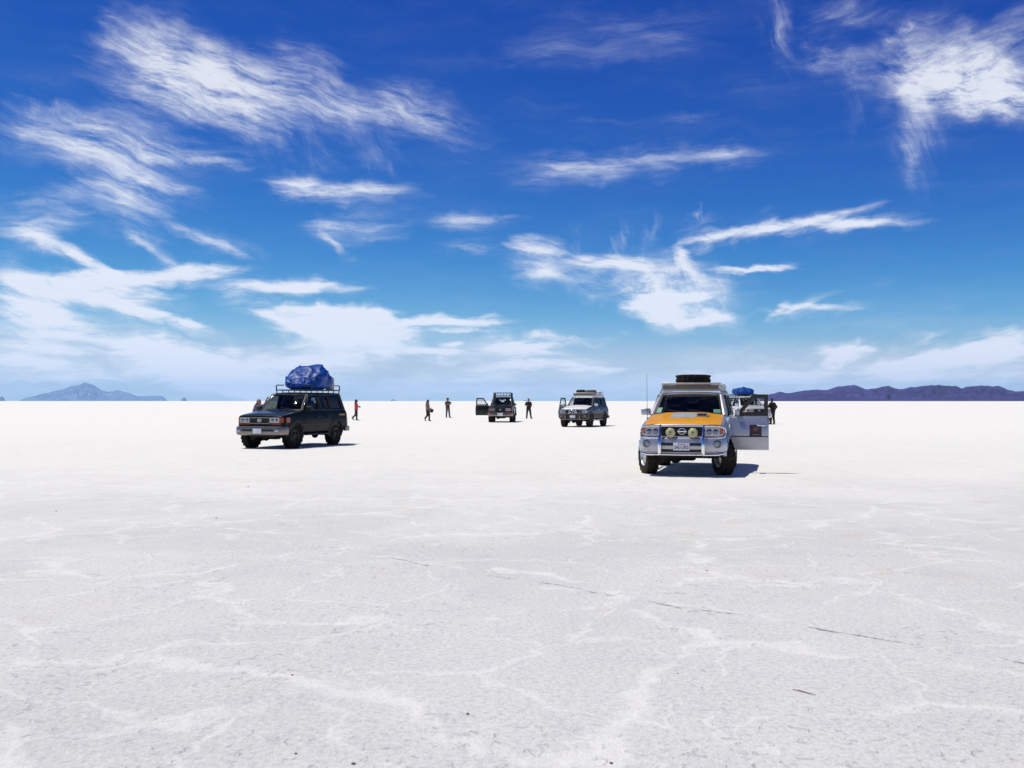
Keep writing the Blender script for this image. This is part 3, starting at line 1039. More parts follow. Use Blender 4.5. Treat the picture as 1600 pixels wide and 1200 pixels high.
# ---------------------------------------------------------------- off-road cars
def make_materials():
    M = {}
    M['dark_green'] = simple('dark_green_paint', (0.0015, 0.0055, 0.006), 0.4, 0.0, 0.12, spec=0.06, var=0.15, dust=0.06)
    M['green_bonnet'] = simple('polished_green_paint', (0.003, 0.016, 0.020), 0.3, 0.0, 1.0, spec=0.5, var=0.15)
    M['silver'] = simple('silver_paint', (0.46, 0.46, 0.50), 0.34, 0.55, 0.8, var=0.05, dust=0.30)
    M['silver_grey'] = simple('glare_grey_paint', (0.82, 0.82, 0.83), 0.5, 0.0, 0.3, var=0.06, dust=0.3)  # grey paint whitened; sun glare on bonnet and roof is in the colour
    M['navy'] = simple('dark_blue_grey_paint', (0.014, 0.017, 0.034), 0.4, 0.1, 0.4, spec=0.2, var=0.15, dust=0.12)
    M['black_paint'] = simple('black_paint', (0.005, 0.005, 0.005), 0.4, 0.0, 0.4, spec=0.15, var=0.2, dust=0.08)
    M['white_paint'] = simple('white_paint', (0.74, 0.74, 0.72), 0.4, 0.0, 0.6, var=0.05, dust=0.35)
    M['orange'] = simple('orange_bonnet_paint', (0.78, 0.345, 0.003), 0.45, 0.0, 0.3, spec=0.25, var=0.10, vscale=4)
    M['flare_grey'] = simple('grey_cladding', (0.030, 0.026, 0.025), 0.65, 0.0, 0.0, spec=0.25, var=0.2, dust=0.16)
    M['tan_cladding'] = simple('dusty_tan_cladding', (0.055, 0.042, 0.032), 0.65, 0.0, 0.0, spec=0.3, var=0.25, dust=0.3)
    M['rubber'] = simple('tyre_rubber', (0.011, 0.009, 0.008), 0.9, spec=0.2, var=0.4, vscale=14, dust=0.0, bump=0.15)
    M['dusty_rubber'] = simple('dusty_tyre_rubber', (0.030, 0.023, 0.018), 0.95, spec=0.2, var=0.45, vscale=14, bump=0.15)
    M['plastic'] = simple('black_plastic', (0.014, 0.013, 0.013), 0.6, var=0.2)
    M['under'] = simple('dark_underbody', (0.012, 0.009, 0.007), 0.9, var=0.3)
    M['interior'] = simple('dark_trim', (0.020, 0.018, 0.018), 0.8, var=0.2)
    M['seat'] = simple('seat_cloth', (0.045, 0.04, 0.042), 0.95, var=0.25)
    M['chrome'] = simple('chrome', (0.80, 0.80, 0.82), 0.10, 1.0, var=0.03)
    M['steel'] = simple('brushed_steel_tube', (0.62, 0.61, 0.61), 0.22, 1.0, var=0.08)
    M['alloy'] = simple('alloy_rim', (0.62, 0.62, 0.63), 0.35, 0.9, var=0.06, dust=0.25)
    M['steel_dark'] = simple('dark_steel_rim', (0.06, 0.055, 0.05), 0.5, 0.6, var=0.3)
    M['bumper_steel'] = simple('dull_chrome_bumper', (0.24, 0.215, 0.20), 0.32, 0.8, var=0.15, vscale=4, dust=0.2)
    M['rack_black'] = simple('black_rack_tube', (0.016, 0.015, 0.015), 0.5, 0.2, var=0.2)
    M['rack_alu'] = simple('bare_aluminium_rack', (0.58, 0.55, 0.48), 0.38, 0.85, var=0.12)
    M['lamp'] = simple('lamp_reflector', (0.34, 0.36, 0.41), 0.16, 0.85, 1.0, var=0.35, vscale=22)
    M['lamp_dark'] = simple('lamp_bowl', (0.16, 0.17, 0.19), 0.15, 0.8, 1.0, var=0.3, vscale=25)
    M['amber'] = simple('amber_lens', (0.30, 0.035, 0.005), 0.3, 0.0, 0.2, var=0.2)
    M['redlens'] = simple('red_lens', (0.35, 0.02, 0.02), 0.2, 0.0, 1.0)
    M['cream'] = simple('cream_lamp_cover', (0.52, 0.48, 0.25), 0.35, 0.0, 0.5, var=0.12, vscale=12)
    M['plate_white'] = simple('plate_white', (0.74, 0.74, 0.76), 0.45)
    M['plate_blue'] = simple('plate_lettering', (0.05, 0.06, 0.16), 0.5)
    M['plate_red'] = simple('plate_red', (0.35, 0.05, 0.06), 0.5)
    M['glass'] = glass('windscreen_glass', (0.70, 0.74, 0.73), 0.05)
    M['glass_dark'] = glass('tinted_side_glass', (0.14, 0.14, 0.15), 0.05)
    M['glass_mid'] = glass('lightly_tinted_glass', (0.50, 0.53, 0.53), 0.05)
    M['glass_clear'] = glass('clear_side_glass', (0.88, 0.90, 0.89), 0.05)
    M['mirror'] = simple('mirror_glass', (0.8, 0.8, 0.8), 0.02, 1.0)
    M['maroon'] = simple('maroon_badge', (0.035, 0.012, 0.040), 0.45)
    M['gold'] = simple('gold_print', (0.50, 0.27, 0.06), 0.45)
    M['sticker_green'] = simple('green_sticker', (0.10, 0.30, 0.19), 0.5)
    M['mud_brown'] = simple('mud_flap_rubber', (0.060, 0.038, 0.026), 0.85, var=0.3)
    M['tarp'] = tarp_material('blue_tarpaulin', (0.003, 0.058, 0.30))
    M['jerry'] = simple('grey_drum_plastic', (0.30, 0.28, 0.26), 0.5, var=0.2)
    M['bag_dark'] = simple('dark_canvas_bag', (0.022, 0.020, 0.022), 0.9, var=0.4)
    M['bag_grey'] = simple('grey_canvas_bag', (0.16, 0.14, 0.13), 0.9, var=0.35)
    M['white_plastic'] = simple('white_plastic_bag', (0.75, 0.75, 0.74), 0.5)
    return M


def tarp_material(name, col):
    m = simple(name, col, 0.42, 0.0, 0.0, spec=0.28, var=0.4, vscale=3.5)
    nt = m.node_tree
    p = [n for n in nt.nodes if n.type == 'BSDF_PRINCIPLED'][0]
    tc = [n for n in nt.nodes if n.type == 'TEX_COORD'][0]
    n = N(nt, 'ShaderNodeTexNoise', in_Scale=3.0, in_Detail=4.0, in_Roughness=0.55, in_Distortion=1.2)
    nt.links.new(tc.outputs['Object'], n.inputs['Vector'])
    b = N(nt, 'ShaderNodeBump', in_Strength=0.4, in_Distance=0.09)
    nt.links.new(n.outputs['Fac'], b.inputs['Height'])
    nt.links.new(b.outputs[0], p.inputs['Normal'])
    return m


CAR_GROUP = 'four wheel drive cars parked on the salt flat'
E3 = lambda v: Vector(v)


class Car:
    CRUISER = dict(wb=2.85, track=1.58, W=0.93, xf=2.16, xr=-2.40, zb=0.50, zhf=1.115, zcowl=1.27, zbelt=1.25, zr=1.89, xc=0.86, xh=0.26, Wr=0.70,
                   xrr=-2.18, xrb=-2.38, R=0.405, tw=0.27, hinge=0.80, bp=-0.32, rdend=-1.10, arch=0.47, nose=0.17)
    PATROL = dict(wb=2.97, track=1.62, W=0.925, xf=2.22, xr=-2.46, zb=0.50, zhf=1.10, zcowl=1.30, zbelt=1.26, zr=1.80, xc=0.92, xh=0.30, Wr=0.72,
                  xrr=-2.26, xrb=-2.44, R=0.40, tw=0.275, hinge=0.84, bp=-0.31, rdend=-1.16, arch=0.475, nose=0.19)

    def __init__(self, kind, label, pos, yaw, M, **o):
        self.k = kind
        self.p = dict(Car.CRUISER if kind == 'cruiser' else Car.PATROL)
        self.p.update(o.get('dims', {}))
        self.o = o
        self.M = M
        self.paint = M[o['paint']]
        self.root = thing('off_road_car', label, 'car', (pos[0], pos[1], 0), R(yaw) - math.pi / 2, CAR_GROUP)
        self.body()
        self.hood()
        self.greenhouse()
        self.doors()
        self.cabin()
        self.wheels()
        self.under()
        self.trim()
        self.front()
        self.rear()
        self.rack()

    # -------- shape functions
    def Wx(self, x):
        p = self.p
        w = p['W']
        rf, rr = p['nose'], 0.14
        if x > p['xf'] - rf:
            t = min(1, (x - (p['xf'] - rf)) / rf)
            w -= rf * 0.8 * (1 - math.sqrt(max(0, 1 - t * t)))
        if x < p['xr'] + rr:
            t = min(1, ((p['xr'] + rr) - x) / rr)
            w -= rr * (1 - math.sqrt(max(0, 1 - t * t)))
        if x > 0.6:
            w -= 0.035 * ((x - 0.6) / 1.6) ** 2
        return w

    def Y(self, x, z):
        return self.Wx(x) * (1 - 0.30 * (z - 0.86) ** 2 - (0.035 if z > 1.0 else 0) * (z - 1.0) / 0.25)

    def zt(self, x):
        p = self.p
        if x <= p['xc']:
            return p['zbelt'] + (0.0 if x < p['xc'] - 0.25 else (p['zcowl'] - 0.02 - p['zbelt']) * (x - p['xc'] + 0.25) / 0.25)
        t = (x - p['xc']) / (p['xf'] - p['xc'])
        z = p['zcowl'] - 0.02 + (p['zhf'] - p['zcowl']) * (t ** 1.25)
        r = 0.09
        if x > p['xf'] - r:
            q = min(1, (x - (p['xf'] - r)) / r)
            z -= 0.10 * (1 - math.sqrt(max(0, 1 - q * q)))
        return z

    def xfront(self, y, inset=0.0):
        """plan outline of the nose"""
        p = self.p
        y = abs(y)
        rf = p['nose']
        w1 = p['W'] - 0.035 - rf * 0.8
        if y <= w1:
            return p['xf'] - 0.0 * y
        t = min(1.0, (y - w1) / (rf * 0.8))
        return p['xf'] - rf * (1 - math.sqrt(max(0, 1 - t * t)))

    def side(self, xb, xr, t, off=0.0):
        """point on the sloping upper side: belt x, roof x, height fraction"""
        p = self.p
        yb = self.Y(min(xb, p['xc']), p['zbelt']) - 0.012
        if xb < p['xr'] + 0.05:
            yb = min(yb, p['W'] - 0.12)
        yr = p['Wr'] - (0.03 if xr < p['xrr'] + 0.1 else 0.0) - (0.02 if xr > p['xh'] - 0.05 else 0.0)
        zr = p['zr'] - 0.055
        q = Vector((xb + (xr - xb) * t, yb + (yr - yb) * t + 0.022 * math.sin(math.pi * t) + off, p['zbelt'] + (zr - p['zbelt']) * t + off * 0.3))
        return q

    # -------- lower shell
    def body(self):
        p = self.p
        n = 46
        xs = sorted(set([round(p['xr'] + (p['xf'] - p['xr']) * i / n, 4) for i in range(n + 1)] +
                        [round(p['xf'] - p['nose'] * (1 - math.sin(a * math.pi / 16)), 4) for a in range(9)] +
                        [round(p['xr'] + 0.14 * (1 - math.sin(a * math.pi / 10)), 4) for a in range(6)] + [p['xc']]))
        rings = []
        for x in xs:
            zb = p['zb'] + (0.03 if x > 1.6 or x < -1.6 else 0.0)
            zt = self.zt(x)
            half = [(0.0, zb + 0.04), (self.Wx(x) - 0.10, zb + 0.03), (self.Y(x, zb) - 0.03, zb)]
            zz = [zb + 0.04, zb + 0.14, zb + 0.24, 0.80, 0.88, 0.96, zt - 0.10, zt - 0.055]
            zz = sorted(zz)
            half += [(self.Y(x, z), z) for z in zz]
            yb = self.Y(x, zt - 0.055)
            half += [(yb - 0.010, zt - 0.028), (yb - 0.035, zt - 0.008), (yb - 0.075, zt)]
            cr = 0.035 if x > p['xc'] else 0.0
            for f in (0.7, 0.45, 0.22):
                half.append((yb * f, zt + cr * (1 - f * f)))
            half.append((0.0, zt + cr))
            ring = [(x, y, z) for y, z in half] + [(x, -y, z) for y, z in half[-2:0:-1]]
            rings.append(ring)
        b = MB()
        b.loft(rings, 0)
        o = b.build('body', [self.paint, self.M['under'], self.M['interior']], self.root, smooth=False)
        # wheel wells and door openings are real holes
        cuts = []
        for sx in (1, -1):
            for sy in (1, -1):
                c = MB()
                prof = [(p['arch'] - 0.02, 0.34), (p['arch'], 0.38), (p['arch'] + 0.0, 1.3)]
                prof = [(0.0, 0.34)] + prof + [(0.0, 1.3)]
                Mx = Matrix.Translation((sx * p['wb'] / 2, 0, p['R'] + 0.01)) @ Matrix.Rotation(-sy * math.pi / 2, 4, 'X')
                c.lathe(prof, 36, Mx, 1)
                cuts.append(c)
        for sy in self.o.get('open', {}):
            c = MB()
            x0, x1 = p['bp'] + 0.04, p['hinge'] - 0.03
            c.box(((x0 + x1) / 2, sy * (0.38 + 0.7), 0.5 * (p['zb'] + 0.07 + p['zbelt'] + 0.3)), (x1 - x0, 1.4, p['zbelt'] + 0.3 - p['zb'] - 0.07), 2)
            cuts.append(c)
        boolean_cut(o, cuts)
        # dark deck under the windows
        for f in o.data.polygons:
            c = f.center
            if f.material_index == 0 and f.normal.z > 0.95 and c.z > p['zbelt'] - 0.01 and p['xr'] + 0.1 < c.x < p['xc'] - 0.02 and abs(c.y) < p['W'] * 0.86:
                f.material_index = 2
        self.body_o = o

    def hood(self):
        p = self.p
        M = self.M
        x0, x1 = p['xc'] + 0.03, p['xf'] - 0.012

        def fn(s, t):
            x = x0 + (x1 - x0) * s
            yb = self.Y(x, self.zt(x) - 0.055)
            ym = (yb - 0.065) * (t * 2 - 1)
            q = abs(t * 2 - 1)
            bulge = 0.022 * max(0, min(1, (0.72 - q) / 0.12)) * min(1, (1 - s) * 6)
            edge = -0.016 * max(0, (q - 0.93) / 0.07)
            lip = -0.03 * max(0, (s - 0.93) / 0.07) ** 2
            return (x, -ym, self.zt(x) + 0.035 * (1 - (ym / yb) ** 2) + 0.014 + bulge + edge + lip)
        mat = M[self.o.get('hood', self.o['paint'])]
        h = MB().sheet(fn, 26, 30, 0.02, 0, (0, 0, 1)).build('hood', mat, self.root)
        if self.o.get('hood') == 'orange':
            # grey panel, air scoop and dark vent on the bonnet
            def pn(s, t):
                a = Vector(fn(0.14 + 0.50 * s, 0.36 + 0.33 * t))
                return a + Vector((0, 0, 0.006))
            MB().sheet(pn, 8, 8, 0.008, 0, (0, 0, 1)).build('bonnet_panel', simple('grey_bonnet_sheet', (0.36, 0.40, 0.44), 0.5, var=0.25, vscale=9), h)
            c = Vector(fn(0.40, 0.27))
            b = MB()
            rings = []
            for k, (dx, w, hh) in enumerate([(-0.22, .10, .005), (-.1, .115, .035), (.05, .12, .055), (.16, .12, .06)]):
                rings.append([(c.x + dx, c.y - w, c.z - .02), (c.x + dx, c.y - w, c.z + hh * .6), (c.x + dx, c.y - w * .8, c.z + hh), (c.x + dx, c.y + w * .8, c.z + hh), (c.x + dx, c.y + w, c.z + hh * .6), (c.x + dx, c.y + w, c.z - .02)])
            b.loft(rings)
            sc = b.build('air_scoop', M['silver'], h)
            MB().box((c.x + .162, c.y, c.z + .022), (.012, .19, .045), r=.004).build('scoop_mouth', M['plastic'], sc)
        # wipers
        b = MB()
        for y0, y1 in ((0.52, -0.02), (0.02, -0.50)):
            a = Vector((p['xc'] + 0.06, y0, p['zcowl'] + 0.03))
            c = Vector((p['xc'] - 0.06, y1, p['zcowl'] + 0.105))
            b.tube([a, a.lerp(c, .5) + Vector((.01, 0, .0)), c], [.009, .008, .006], 6)
        b.build('wiper', M['plastic'], self.root)
        # cowl grille
        MB().sheet(lambda s, t: (p['xc'] + 0.05 - 0.10 * s, 0.74 * (1 - 2 * t), p['zcowl'] - 0.005 + 0.02 * s), 2, 8, 0.02, 0, (0, 0, 1)).build('cowl', M['plastic'], self.root)

    # -------- roof, pillars, glass
    def screen(self, s, t, off=0.0):
        """windscreen surface, s across (left to right of car), t up"""
        p = self.p
        u = 1 - 2 * s
        xb = p['xc'] + 0.02 - 0.10 * u * u
        xt = p['xh'] + 0.01 - 0.08 * u * u
        wb = self.Y(p['xc'] - 0.1, p['zbelt']) - 0.075
        wt = p['Wr'] - 0.065
        return Vector((xb + (xt - xb) * t + off + 0.02 * math.sin(math.pi * t), u * (wb + (wt - wb) * t), p['zcowl'] + 0.01 + (p['zr'] - 0.045 - p['zcowl'] - 0.01) * t + off * 0.7))

    def greenhouse(self):
        p, M = self.p, self.M
        # roof
        x0, x1 = p['xrr'] - 0.03, p['xh'] + 0.04
        rings = []
        n = 16
        for i in range(n + 1):
            x = x0 + (x1 - x0) * i / n
            e = min(1.0, min(x - x0, (x1 - x) * 0.8) / 0.22)
            dz = -0.05 * (1 - e) ** 2
            w = p['Wr'] + 0.015 - (0.03 if i in (0, n) else 0) * 1.0
            half = [(0, p['zr'] - 0.055 + dz), (w - 0.04, p['zr'] - 0.075), (w, p['zr'] - 0.07), (w + 0.006, p['zr'] - 0.045 + dz), (w - 0.02, p['zr'] - 0.018 + dz), (w - 0.08, p['zr'] - 0.002 + dz), (w * 0.6, p['zr'] + 0.012 + dz), (0, p['zr'] + 0.018 + dz)]
            bow = lambda y: -0.09 * (y / w) ** 2 * max(0, (i / n - 0.8) / 0.2)
            rings.append([(x + bow(y), y, z) for y, z in half] + [(x + bow(y), -y, z) for y, z in half[-2:0:-1]])
        MB().loft(rings).build('roof', self.M[self.o.get('roof', self.o['paint'])], self.root)
        # pillars, each its own piece
        for sy in (1, -1):
            ps = []
            q = MB()
            q.tube([self.screen(0.0, t, -0.01) + Vector((0.0, 0.035, 0)) for t in (-0.06, .25, .5, .75, 1.0)], [.055, .05, .047, .045, .045], 10, flat=0.7)
            ps.append(q)
            for xa, xb_, ra, rb in ((p['bp'] + .035, p['bp'] - .055, p['bp'] + .03, p['bp'] - .05), (p['rdend'], p['rdend'] - .09, p['rdend'], p['rdend'] - .08),
                                    (p['xrb'] + 0.30, p['xrb'] + .02, p['xrr'] + 0.26, p['xrr'])):
                q = MB()
                q.quadslab(self.side(xa, ra, -.02), self.side(xb_, rb, -.02), self.side(xb_, rb, 1), self.side(xa, ra, 1), .05)
                ps.append(q)
            for q in ps:
                if sy < 0:
                    q.mirror_y()
                q.build('pillar', self.paint, self.root)
        L0, R0 = self.side(p['xrb'], p['xrr'], 0), self.side(p['xrb'], p['xrr'], 0)
        R0.y *= -1
        L1, R1 = self.side(p['xrb'], p['xrr'], 1), self.side(p['xrb'], p['xrr'], 1)
        R1.y *= -1
        b = MB()
        _, I = b.frame(L0, R0, R1, L1, .10, .05)
        tg = b.build('tailgate_frame', self.paint, self.root)
        MB().quadslab(I[0], I[1], I[2], I[3], .006).build('rear_window', M[self.o.get('rear_glass', 'glass_clear')], tg)
        # windscreen with black edge
        ws = MB().sheet(lambda s, t: self.screen(s, t), 14, 8, .006).build('windscreen', M[self.o.get('screen', 'glass')], self.root)
        b = MB()
        for (s0, s1, t0, t1) in ((0, 1, 0, .045), (0, 1, .955, 1), (0, .03, 0, 1), (.97, 1, 0, 1)):
            b.sheet(lambda s, t: self.screen(s0 + (s1 - s0) * s, t0 + (t1 - t0) * t, .004), 10, 6, .004)
        b.build('windscreen_seal', M['plastic'], ws)
        # rear quarter windows
        for sy in (1, -1):
            xq0, xq1 = p['xrb'] + 0.31, p['xrr'] + 0.27
            q = MB()
            q.quadslab(self.side(xq0, xq1, .04, -.012), self.side(p['rdend'] - .08, p['rdend'] - .07, .04, -.012), self.side(p['rdend'] - .08, p['rdend'] - .07, .97, -.012), self.side(xq0, xq1, .97, -.012), .006)
            f = MB()
            f.frame(self.side(xq0 - .02, xq1 - .02, 0, .004), self.side(p['rdend'] - .075, p['rdend'] - .065, 0, .004), self.side(p['rdend'] - .075, p['rdend'] - .065, 1, .004), self.side(xq0 - .02, xq1 - .02, 1, .004), .035, .02)
            if sy < 0:
                q.mirror_y()
                f.mirror_y()
            w = q.build('quarter_window', M[self.o.get('side_glass', 'glass_dark')], self.root)
            f.build('window_seal', M['plastic'], w)

    def windows(self):
        p = self.p
        return {'front': (p['bp'] + .02, p['hinge'] - .10, p['bp'] + .02, p['xh'] + .0), 'rear': (p['rdend'] + .02, p['bp'] - .05, p['rdend'] + .02, p['bp'] - .05)}

    # -------- doors
    def doors(self):
        p, M = self.p, self.M
        op = self.o.get('open', {})
        for sy in (1, -1):
            for which in ('front', 'rear'):
                hx = p['hinge'] if which == 'front' else p['bp'] - .012
                ex = p['bp'] if which == 'front' else p['rdend']
                phi = op.get(sy, 0) if which == 'front' else 0
                hinge = Vector((hx, sy * (self.Y(hx, .9) - .01), 0))
                z0, z1 = p['zb'] + (.01 if phi else .075), p['zbelt'] - .004
                rear_arch = which == 'rear'

                def skin(s, t, off=0.009):
                    z = z0 + (z1 - z0) * t
                    xe = ex
                    if rear_arch:
                        dz = z - (p['R'] + .01)
                        rr = p['arch'] + .09
                        if abs(dz) < rr:
                            xe = max(ex, -p['wb'] / 2 + math.sqrt(rr * rr - dz * dz))
                    x = hx - .006 + (xe - hx + .012) * s
                    return Vector((x, self.Y(x, z) + off, z))
                d = MB().sheet(lambda s, t: skin(s, t), 10, 14, .05 if phi else .02, 0, (0, 1, 0))
                low = self.o.get('door_low')
                if phi:
                    d.box(((hx + ex) / 2, self.Y(0, .9) - .055, (z0 + z1) / 2 + .01), (abs(hx - ex) - .08, .05, z1 - z0 - .05), 0, r=.015)
                wb0, wb1, wr0, wr1 = self.windows()[which]
                wf = MB()
                cs = [self.side(wb0, wr0, 0, .006), self.side(wb1, wr1, 0, .006), self.side(wb1, wr1, .985, .006), self.side(wb0, wr0, .985, .006)]
                _, I = wf.frame(*cs, .085 if phi else .055, .035)
                gl = MB().quadslab(*[q + Vector((0, -.014, 0)) for q in I], .006)
                hb = MB()
                hxp = ex + .17
                hb.box((hxp, self.Y(hxp, 1.05) + .020, 1.06), (.20, .03, .045), r=.012)
                sl = MB()
                sl.box((hxp - .02, self.Y(hxp, 1.05) + .036, 1.06), (.10, .008, .02), r=.003)
                seal = MB().sheet(lambda s, t: skin(s * 1.024 - .012, t * 1.03 - .015, .003), 10, 12, .012, 0, (0, 1, 0))
                md = None
                if self.k == 'patrol' or self.o.get('mould'):
                    md = MB().sheet(lambda s, t: skin(.02 + .96 * s, .385 + .03 * t, .016), 8, 1, .012, 0, (0, 1, 0))
                parts = [d, wf, gl, hb, sl, seal] + ([md] if md else [])
                mir = None
                if which == 'front':
                    mir = self.mirror_mb(hx)
                    parts += list(mir)
                badge = None
                if phi and self.o.get('badge'):
                    bx = hx + (ex - hx) * .66
                    badge = MB().sheet(lambda s, t: Vector((bx + .13 - .26 * s, self.Y(bx, .9) + .0135, .80 + .27 * t)), 2, 2, .006, 0, (0, 1, 0))
                    gold = MB()
                    rng = random.Random(5)
                    yy = self.Y(bx, .9) + .0165
                    cx, cz = bx - .01, .965
                    for k in range(9):
                        a = k * 2 * math.pi / 9 + .3
                        r0, r1 = .012, rng.uniform(.045, .085)
                        gold.tube([(cx + math.cos(a) * r0, yy, cz + math.sin(a) * r0), (cx + math.cos(a) * r1, yy, cz + math.sin(a) * r1 * .9)], [.010, .004], 5, flat=.4)
                    gold.box((cx + .005, yy, .85), (.15, .004, .014))
                    parts += [badge, gold]
                if sy < 0:
                    for q in parts:
                        q.mirror_y()
                for q in parts:
                    q.shift(-hinge)
                do = d.build('door', self.paint, self.root)
                do.location = hinge
                do.rotation_euler = (0, 0, -sy * R(phi))
                if phi:
                    do['label'] = 'front door standing wide open'
                wfo = wf.build('window_frame', M[self.o.get('frame_mat', 'plastic')], do)
                gl.build('door_window', M['glass_clear' if phi else self.o.get('side_glass_front' if which == 'front' else 'side_glass', 'glass_dark')], do)
                if which == 'front' or self.o.get('detail'):
                    hb.build('handle', M['plastic' if self.k == 'cruiser' else 'steel'], do)
                if phi == 0:
                    seal.build('door_seal', M['plastic'], do)
                if md:
                    md.build('side_moulding', M['plastic'], do)
                if mir:
                    mir[0].build('mirror', M[self.o.get('mirror', 'plastic')], do)
                if badge:
                    bo = badge.build('badge', M['maroon'], do)
                    gold.build('badge_emblem', M['gold'], do)

    def mirror_mb(self, hx):
        p = self.p
        x = hx - .17
        y = self.Y(hx, 1.2) + .12
        z = p['zbelt'] + .095
        b = MB()
        b.box((x, y, z), (.10, .22, .155), r=.035)
        b.tube([(x - .0, y - .09, z - .05), (x, self.Y(x, p['zbelt']) - .01, p['zbelt'] + .02)], [.024, .03], 8)
        return [b]

    # -------- seats, dash
    def cabin(self):
        p, M = self.p, self.M
        zt = p['zr'] - .18
        b = MB()
        b.box((p['xc'] - .22, 0, p['zbelt'] + .02), (.34, 1.36, .10), r=.04)
        b.build('dashboard', M['interior'], self.root)
        for sy in (1, -1):
            b = MB()
            tilt = Matrix.Rotation(R(-12), 3, 'Y')
            b.box((-.28, sy * .37, p['zbelt'] + .06), (.13, .50, .62), rot=tilt, r=.05)
            s = b.build('seat', M['seat'], self.root)
            h = MB()
            h.box((-.37, sy * .37, p['zbelt'] + .45), (.09, .26, .17), rot=tilt, r=.04)
            h.tube([(-.35, sy * .37 - .06, p['zbelt'] + .34), (-.365, sy * .37 - .06, p['zbelt'] + .42)], .01, 6)
            h.tube([(-.35, sy * .37 + .06, p['zbelt'] + .34), (-.365, sy * .37 + .06, p['zbelt'] + .42)], .01, 6)
            h.build('headrest', M['seat'], s)
        b = MB()
        b.box((-1.12, 0, p['zbelt'] + .03), (.14, 1.25, .50), rot=Matrix.Rotation(R(-14), 3, 'Y'), r=.05)
        for y in (-.4, .4):
            b.box((-1.19, y, p['zbelt'] + .36), (.09, .24, .15), r=.04)
        b.build('rear_seat', M['seat'], self.root)
        b = MB()
        c = Vector((p['xc'] - .42, .37, p['zbelt'] + .04))
        Mx = Matrix.Rotation(R(-62), 3, 'Y')
        b.tube([c + Mx @ Vector((.185 * math.cos(a * math.pi / 10), .185 * math.sin(a * math.pi / 10), 0)) for a in range(20)], .015, 6, closed=True)
        for a in (0.3, 2.84, 4.71):
            b.tube([c, c + Mx @ Vector((.185 * math.cos(a), .185 * math.sin(a), 0))], .012, 6)
        b.build('steering_wheel', M['interior'], self.root)
        # mirror in the windscreen
        q = self.screen(.5, .86, -.10)
        MB().box(q, (.03, .24, .07), r=.02).build('cabin_mirror', M['plastic'], self.root)
        if self.o.get('stickers'):
            for (s0, s1, t0, t1) in self.o['stickers']:
                MB().sheet(lambda s, t: self.screen(s0 + (s1 - s0) * s, t0 + (t1 - t0) * t, .004), 4, 4, .003).build('sticker', M['sticker_green'], self.root)

    # -------- wheels
    def wheels(self):
        p, M = self.p, self.M
        for sx in (1, -1):
            for sy in (1, -1):
                steer = self.o.get('steer', 0) if sx > 0 else 0
                w = wheel_parts(p['R'], p['tw'], M, self.root, self.o.get('rim', 'steel'), self.o.get('tyre', 'rubber'))
                w.location = (sx * p['wb'] / 2, sy * p['track'] / 2, p['R'] - .012)
                w.rotation_euler = (0, 0, R(steer) + (0 if sy > 0 else math.pi))

    def under(self):
        p, M = self.p, self.M
        b = MB()
        for sx in (1, -1):
            x = sx * p['wb'] / 2
            b.tube([(x, -p['track'] / 2 + .1, p['R']), (x, p['track'] / 2 - .1, p['R'])], .055, 10)
            b.lathe([(0, -.13), (.08, -.11), (.15, 0), (.08, .11), (0, .13)], 14, Matrix.Translation((x, -.22 if sx > 0 else .05, p['R'] - .02)) @ Matrix.Rotation(math.pi / 2, 4, 'Y'))
            for sy in (1, -1):
                b.tube([(x - sx * .75, sy * .46, .56), (x, sy * .50, p['R'] - .02)], .04, 8)
                b.tube([(x + .05, sy * .48, p['R'] + .02), (x + .08, sy * .50, .85)], .055, 10)
        b.tube([(p['wb'] / 2 + .16, -.6, p['R'] + .02), (p['wb'] / 2 + .16, .6, p['R'] + .02)], .02, 8)
        for sy in (1, -1):
            b.box((-.1, sy * .45, .52), (4.3, .09, .13))
        b.box((0.1, .0, .50), (1.1, .5, .16), r=.05)
        b.box((-1.0 - p['wb'] / 2 + .35, -.1, .55), (.55, .8, .24), r=.06)
        b.box((1.78, 0, .47), (.5, 1.0, .17), r=.04)
        b.box((p['wb'] / 2 - .12, .0, .37), (.30, .42, .16), r=.05)
        b.tube([(-2.3, .55, .50), (-1.9, .52, .48), (-1.2, .40, .48), (-.6, .35, .46)], .035, 8)
        b.build('chassis', M['under'], self.root)

    def trim(self):
        """wheel arch flares, side steps, mud flaps"""
        p, M = self.p, self.M
        mat = M[self.o.get('flare', 'flare_grey')]
        for sx in (1, -1):
            for sy in (1, -1):
                cx, cz = sx * p['wb'] / 2, p['R'] + .01
                q = MB()
                sec = []
                for k in range(25):
                    a = R((2 if sx > 0 else -8) + (186 if sx > 0 else 186) * k / 24)
                    ca, sa = math.cos(a), math.sin(a)
                    pts = []
                    for (r, o) in ((p['arch'] - .012, .012), (p['arch'] - .012, .048), (p['arch'] + .035, .045), (p['arch'] + .085, .010), (p['arch'] + .085, -.02), (p['arch'] + .0, -.03)):
                        x, z = cx + r * ca, cz + r * sa
                        xx = min(max(x, p['xr'] + .03), p['xf'] - .03)
                        pts.append((x, self.Y(min(max(xx, -2.2), 2.0), max(.5, min(z, 1.05))) + o, z))
                    sec.append(pts)
                q.loft(sec)
                if sy < 0:
                    q.mirror_y()
                q.build('wheel_arch', mat, self.root)
                # mud flap behind each wheel
                f = MB()
                f.box((cx - p['arch'] - .03, sy * (p['W'] - .17), .40 if sx > 0 else .46), (.015, .28, .36 if sx > 0 else .26), r=.004)
                f.build('mud_flap', M['mud_brown'] if self.o.get('brown_flap') else M['plastic'], self.root)
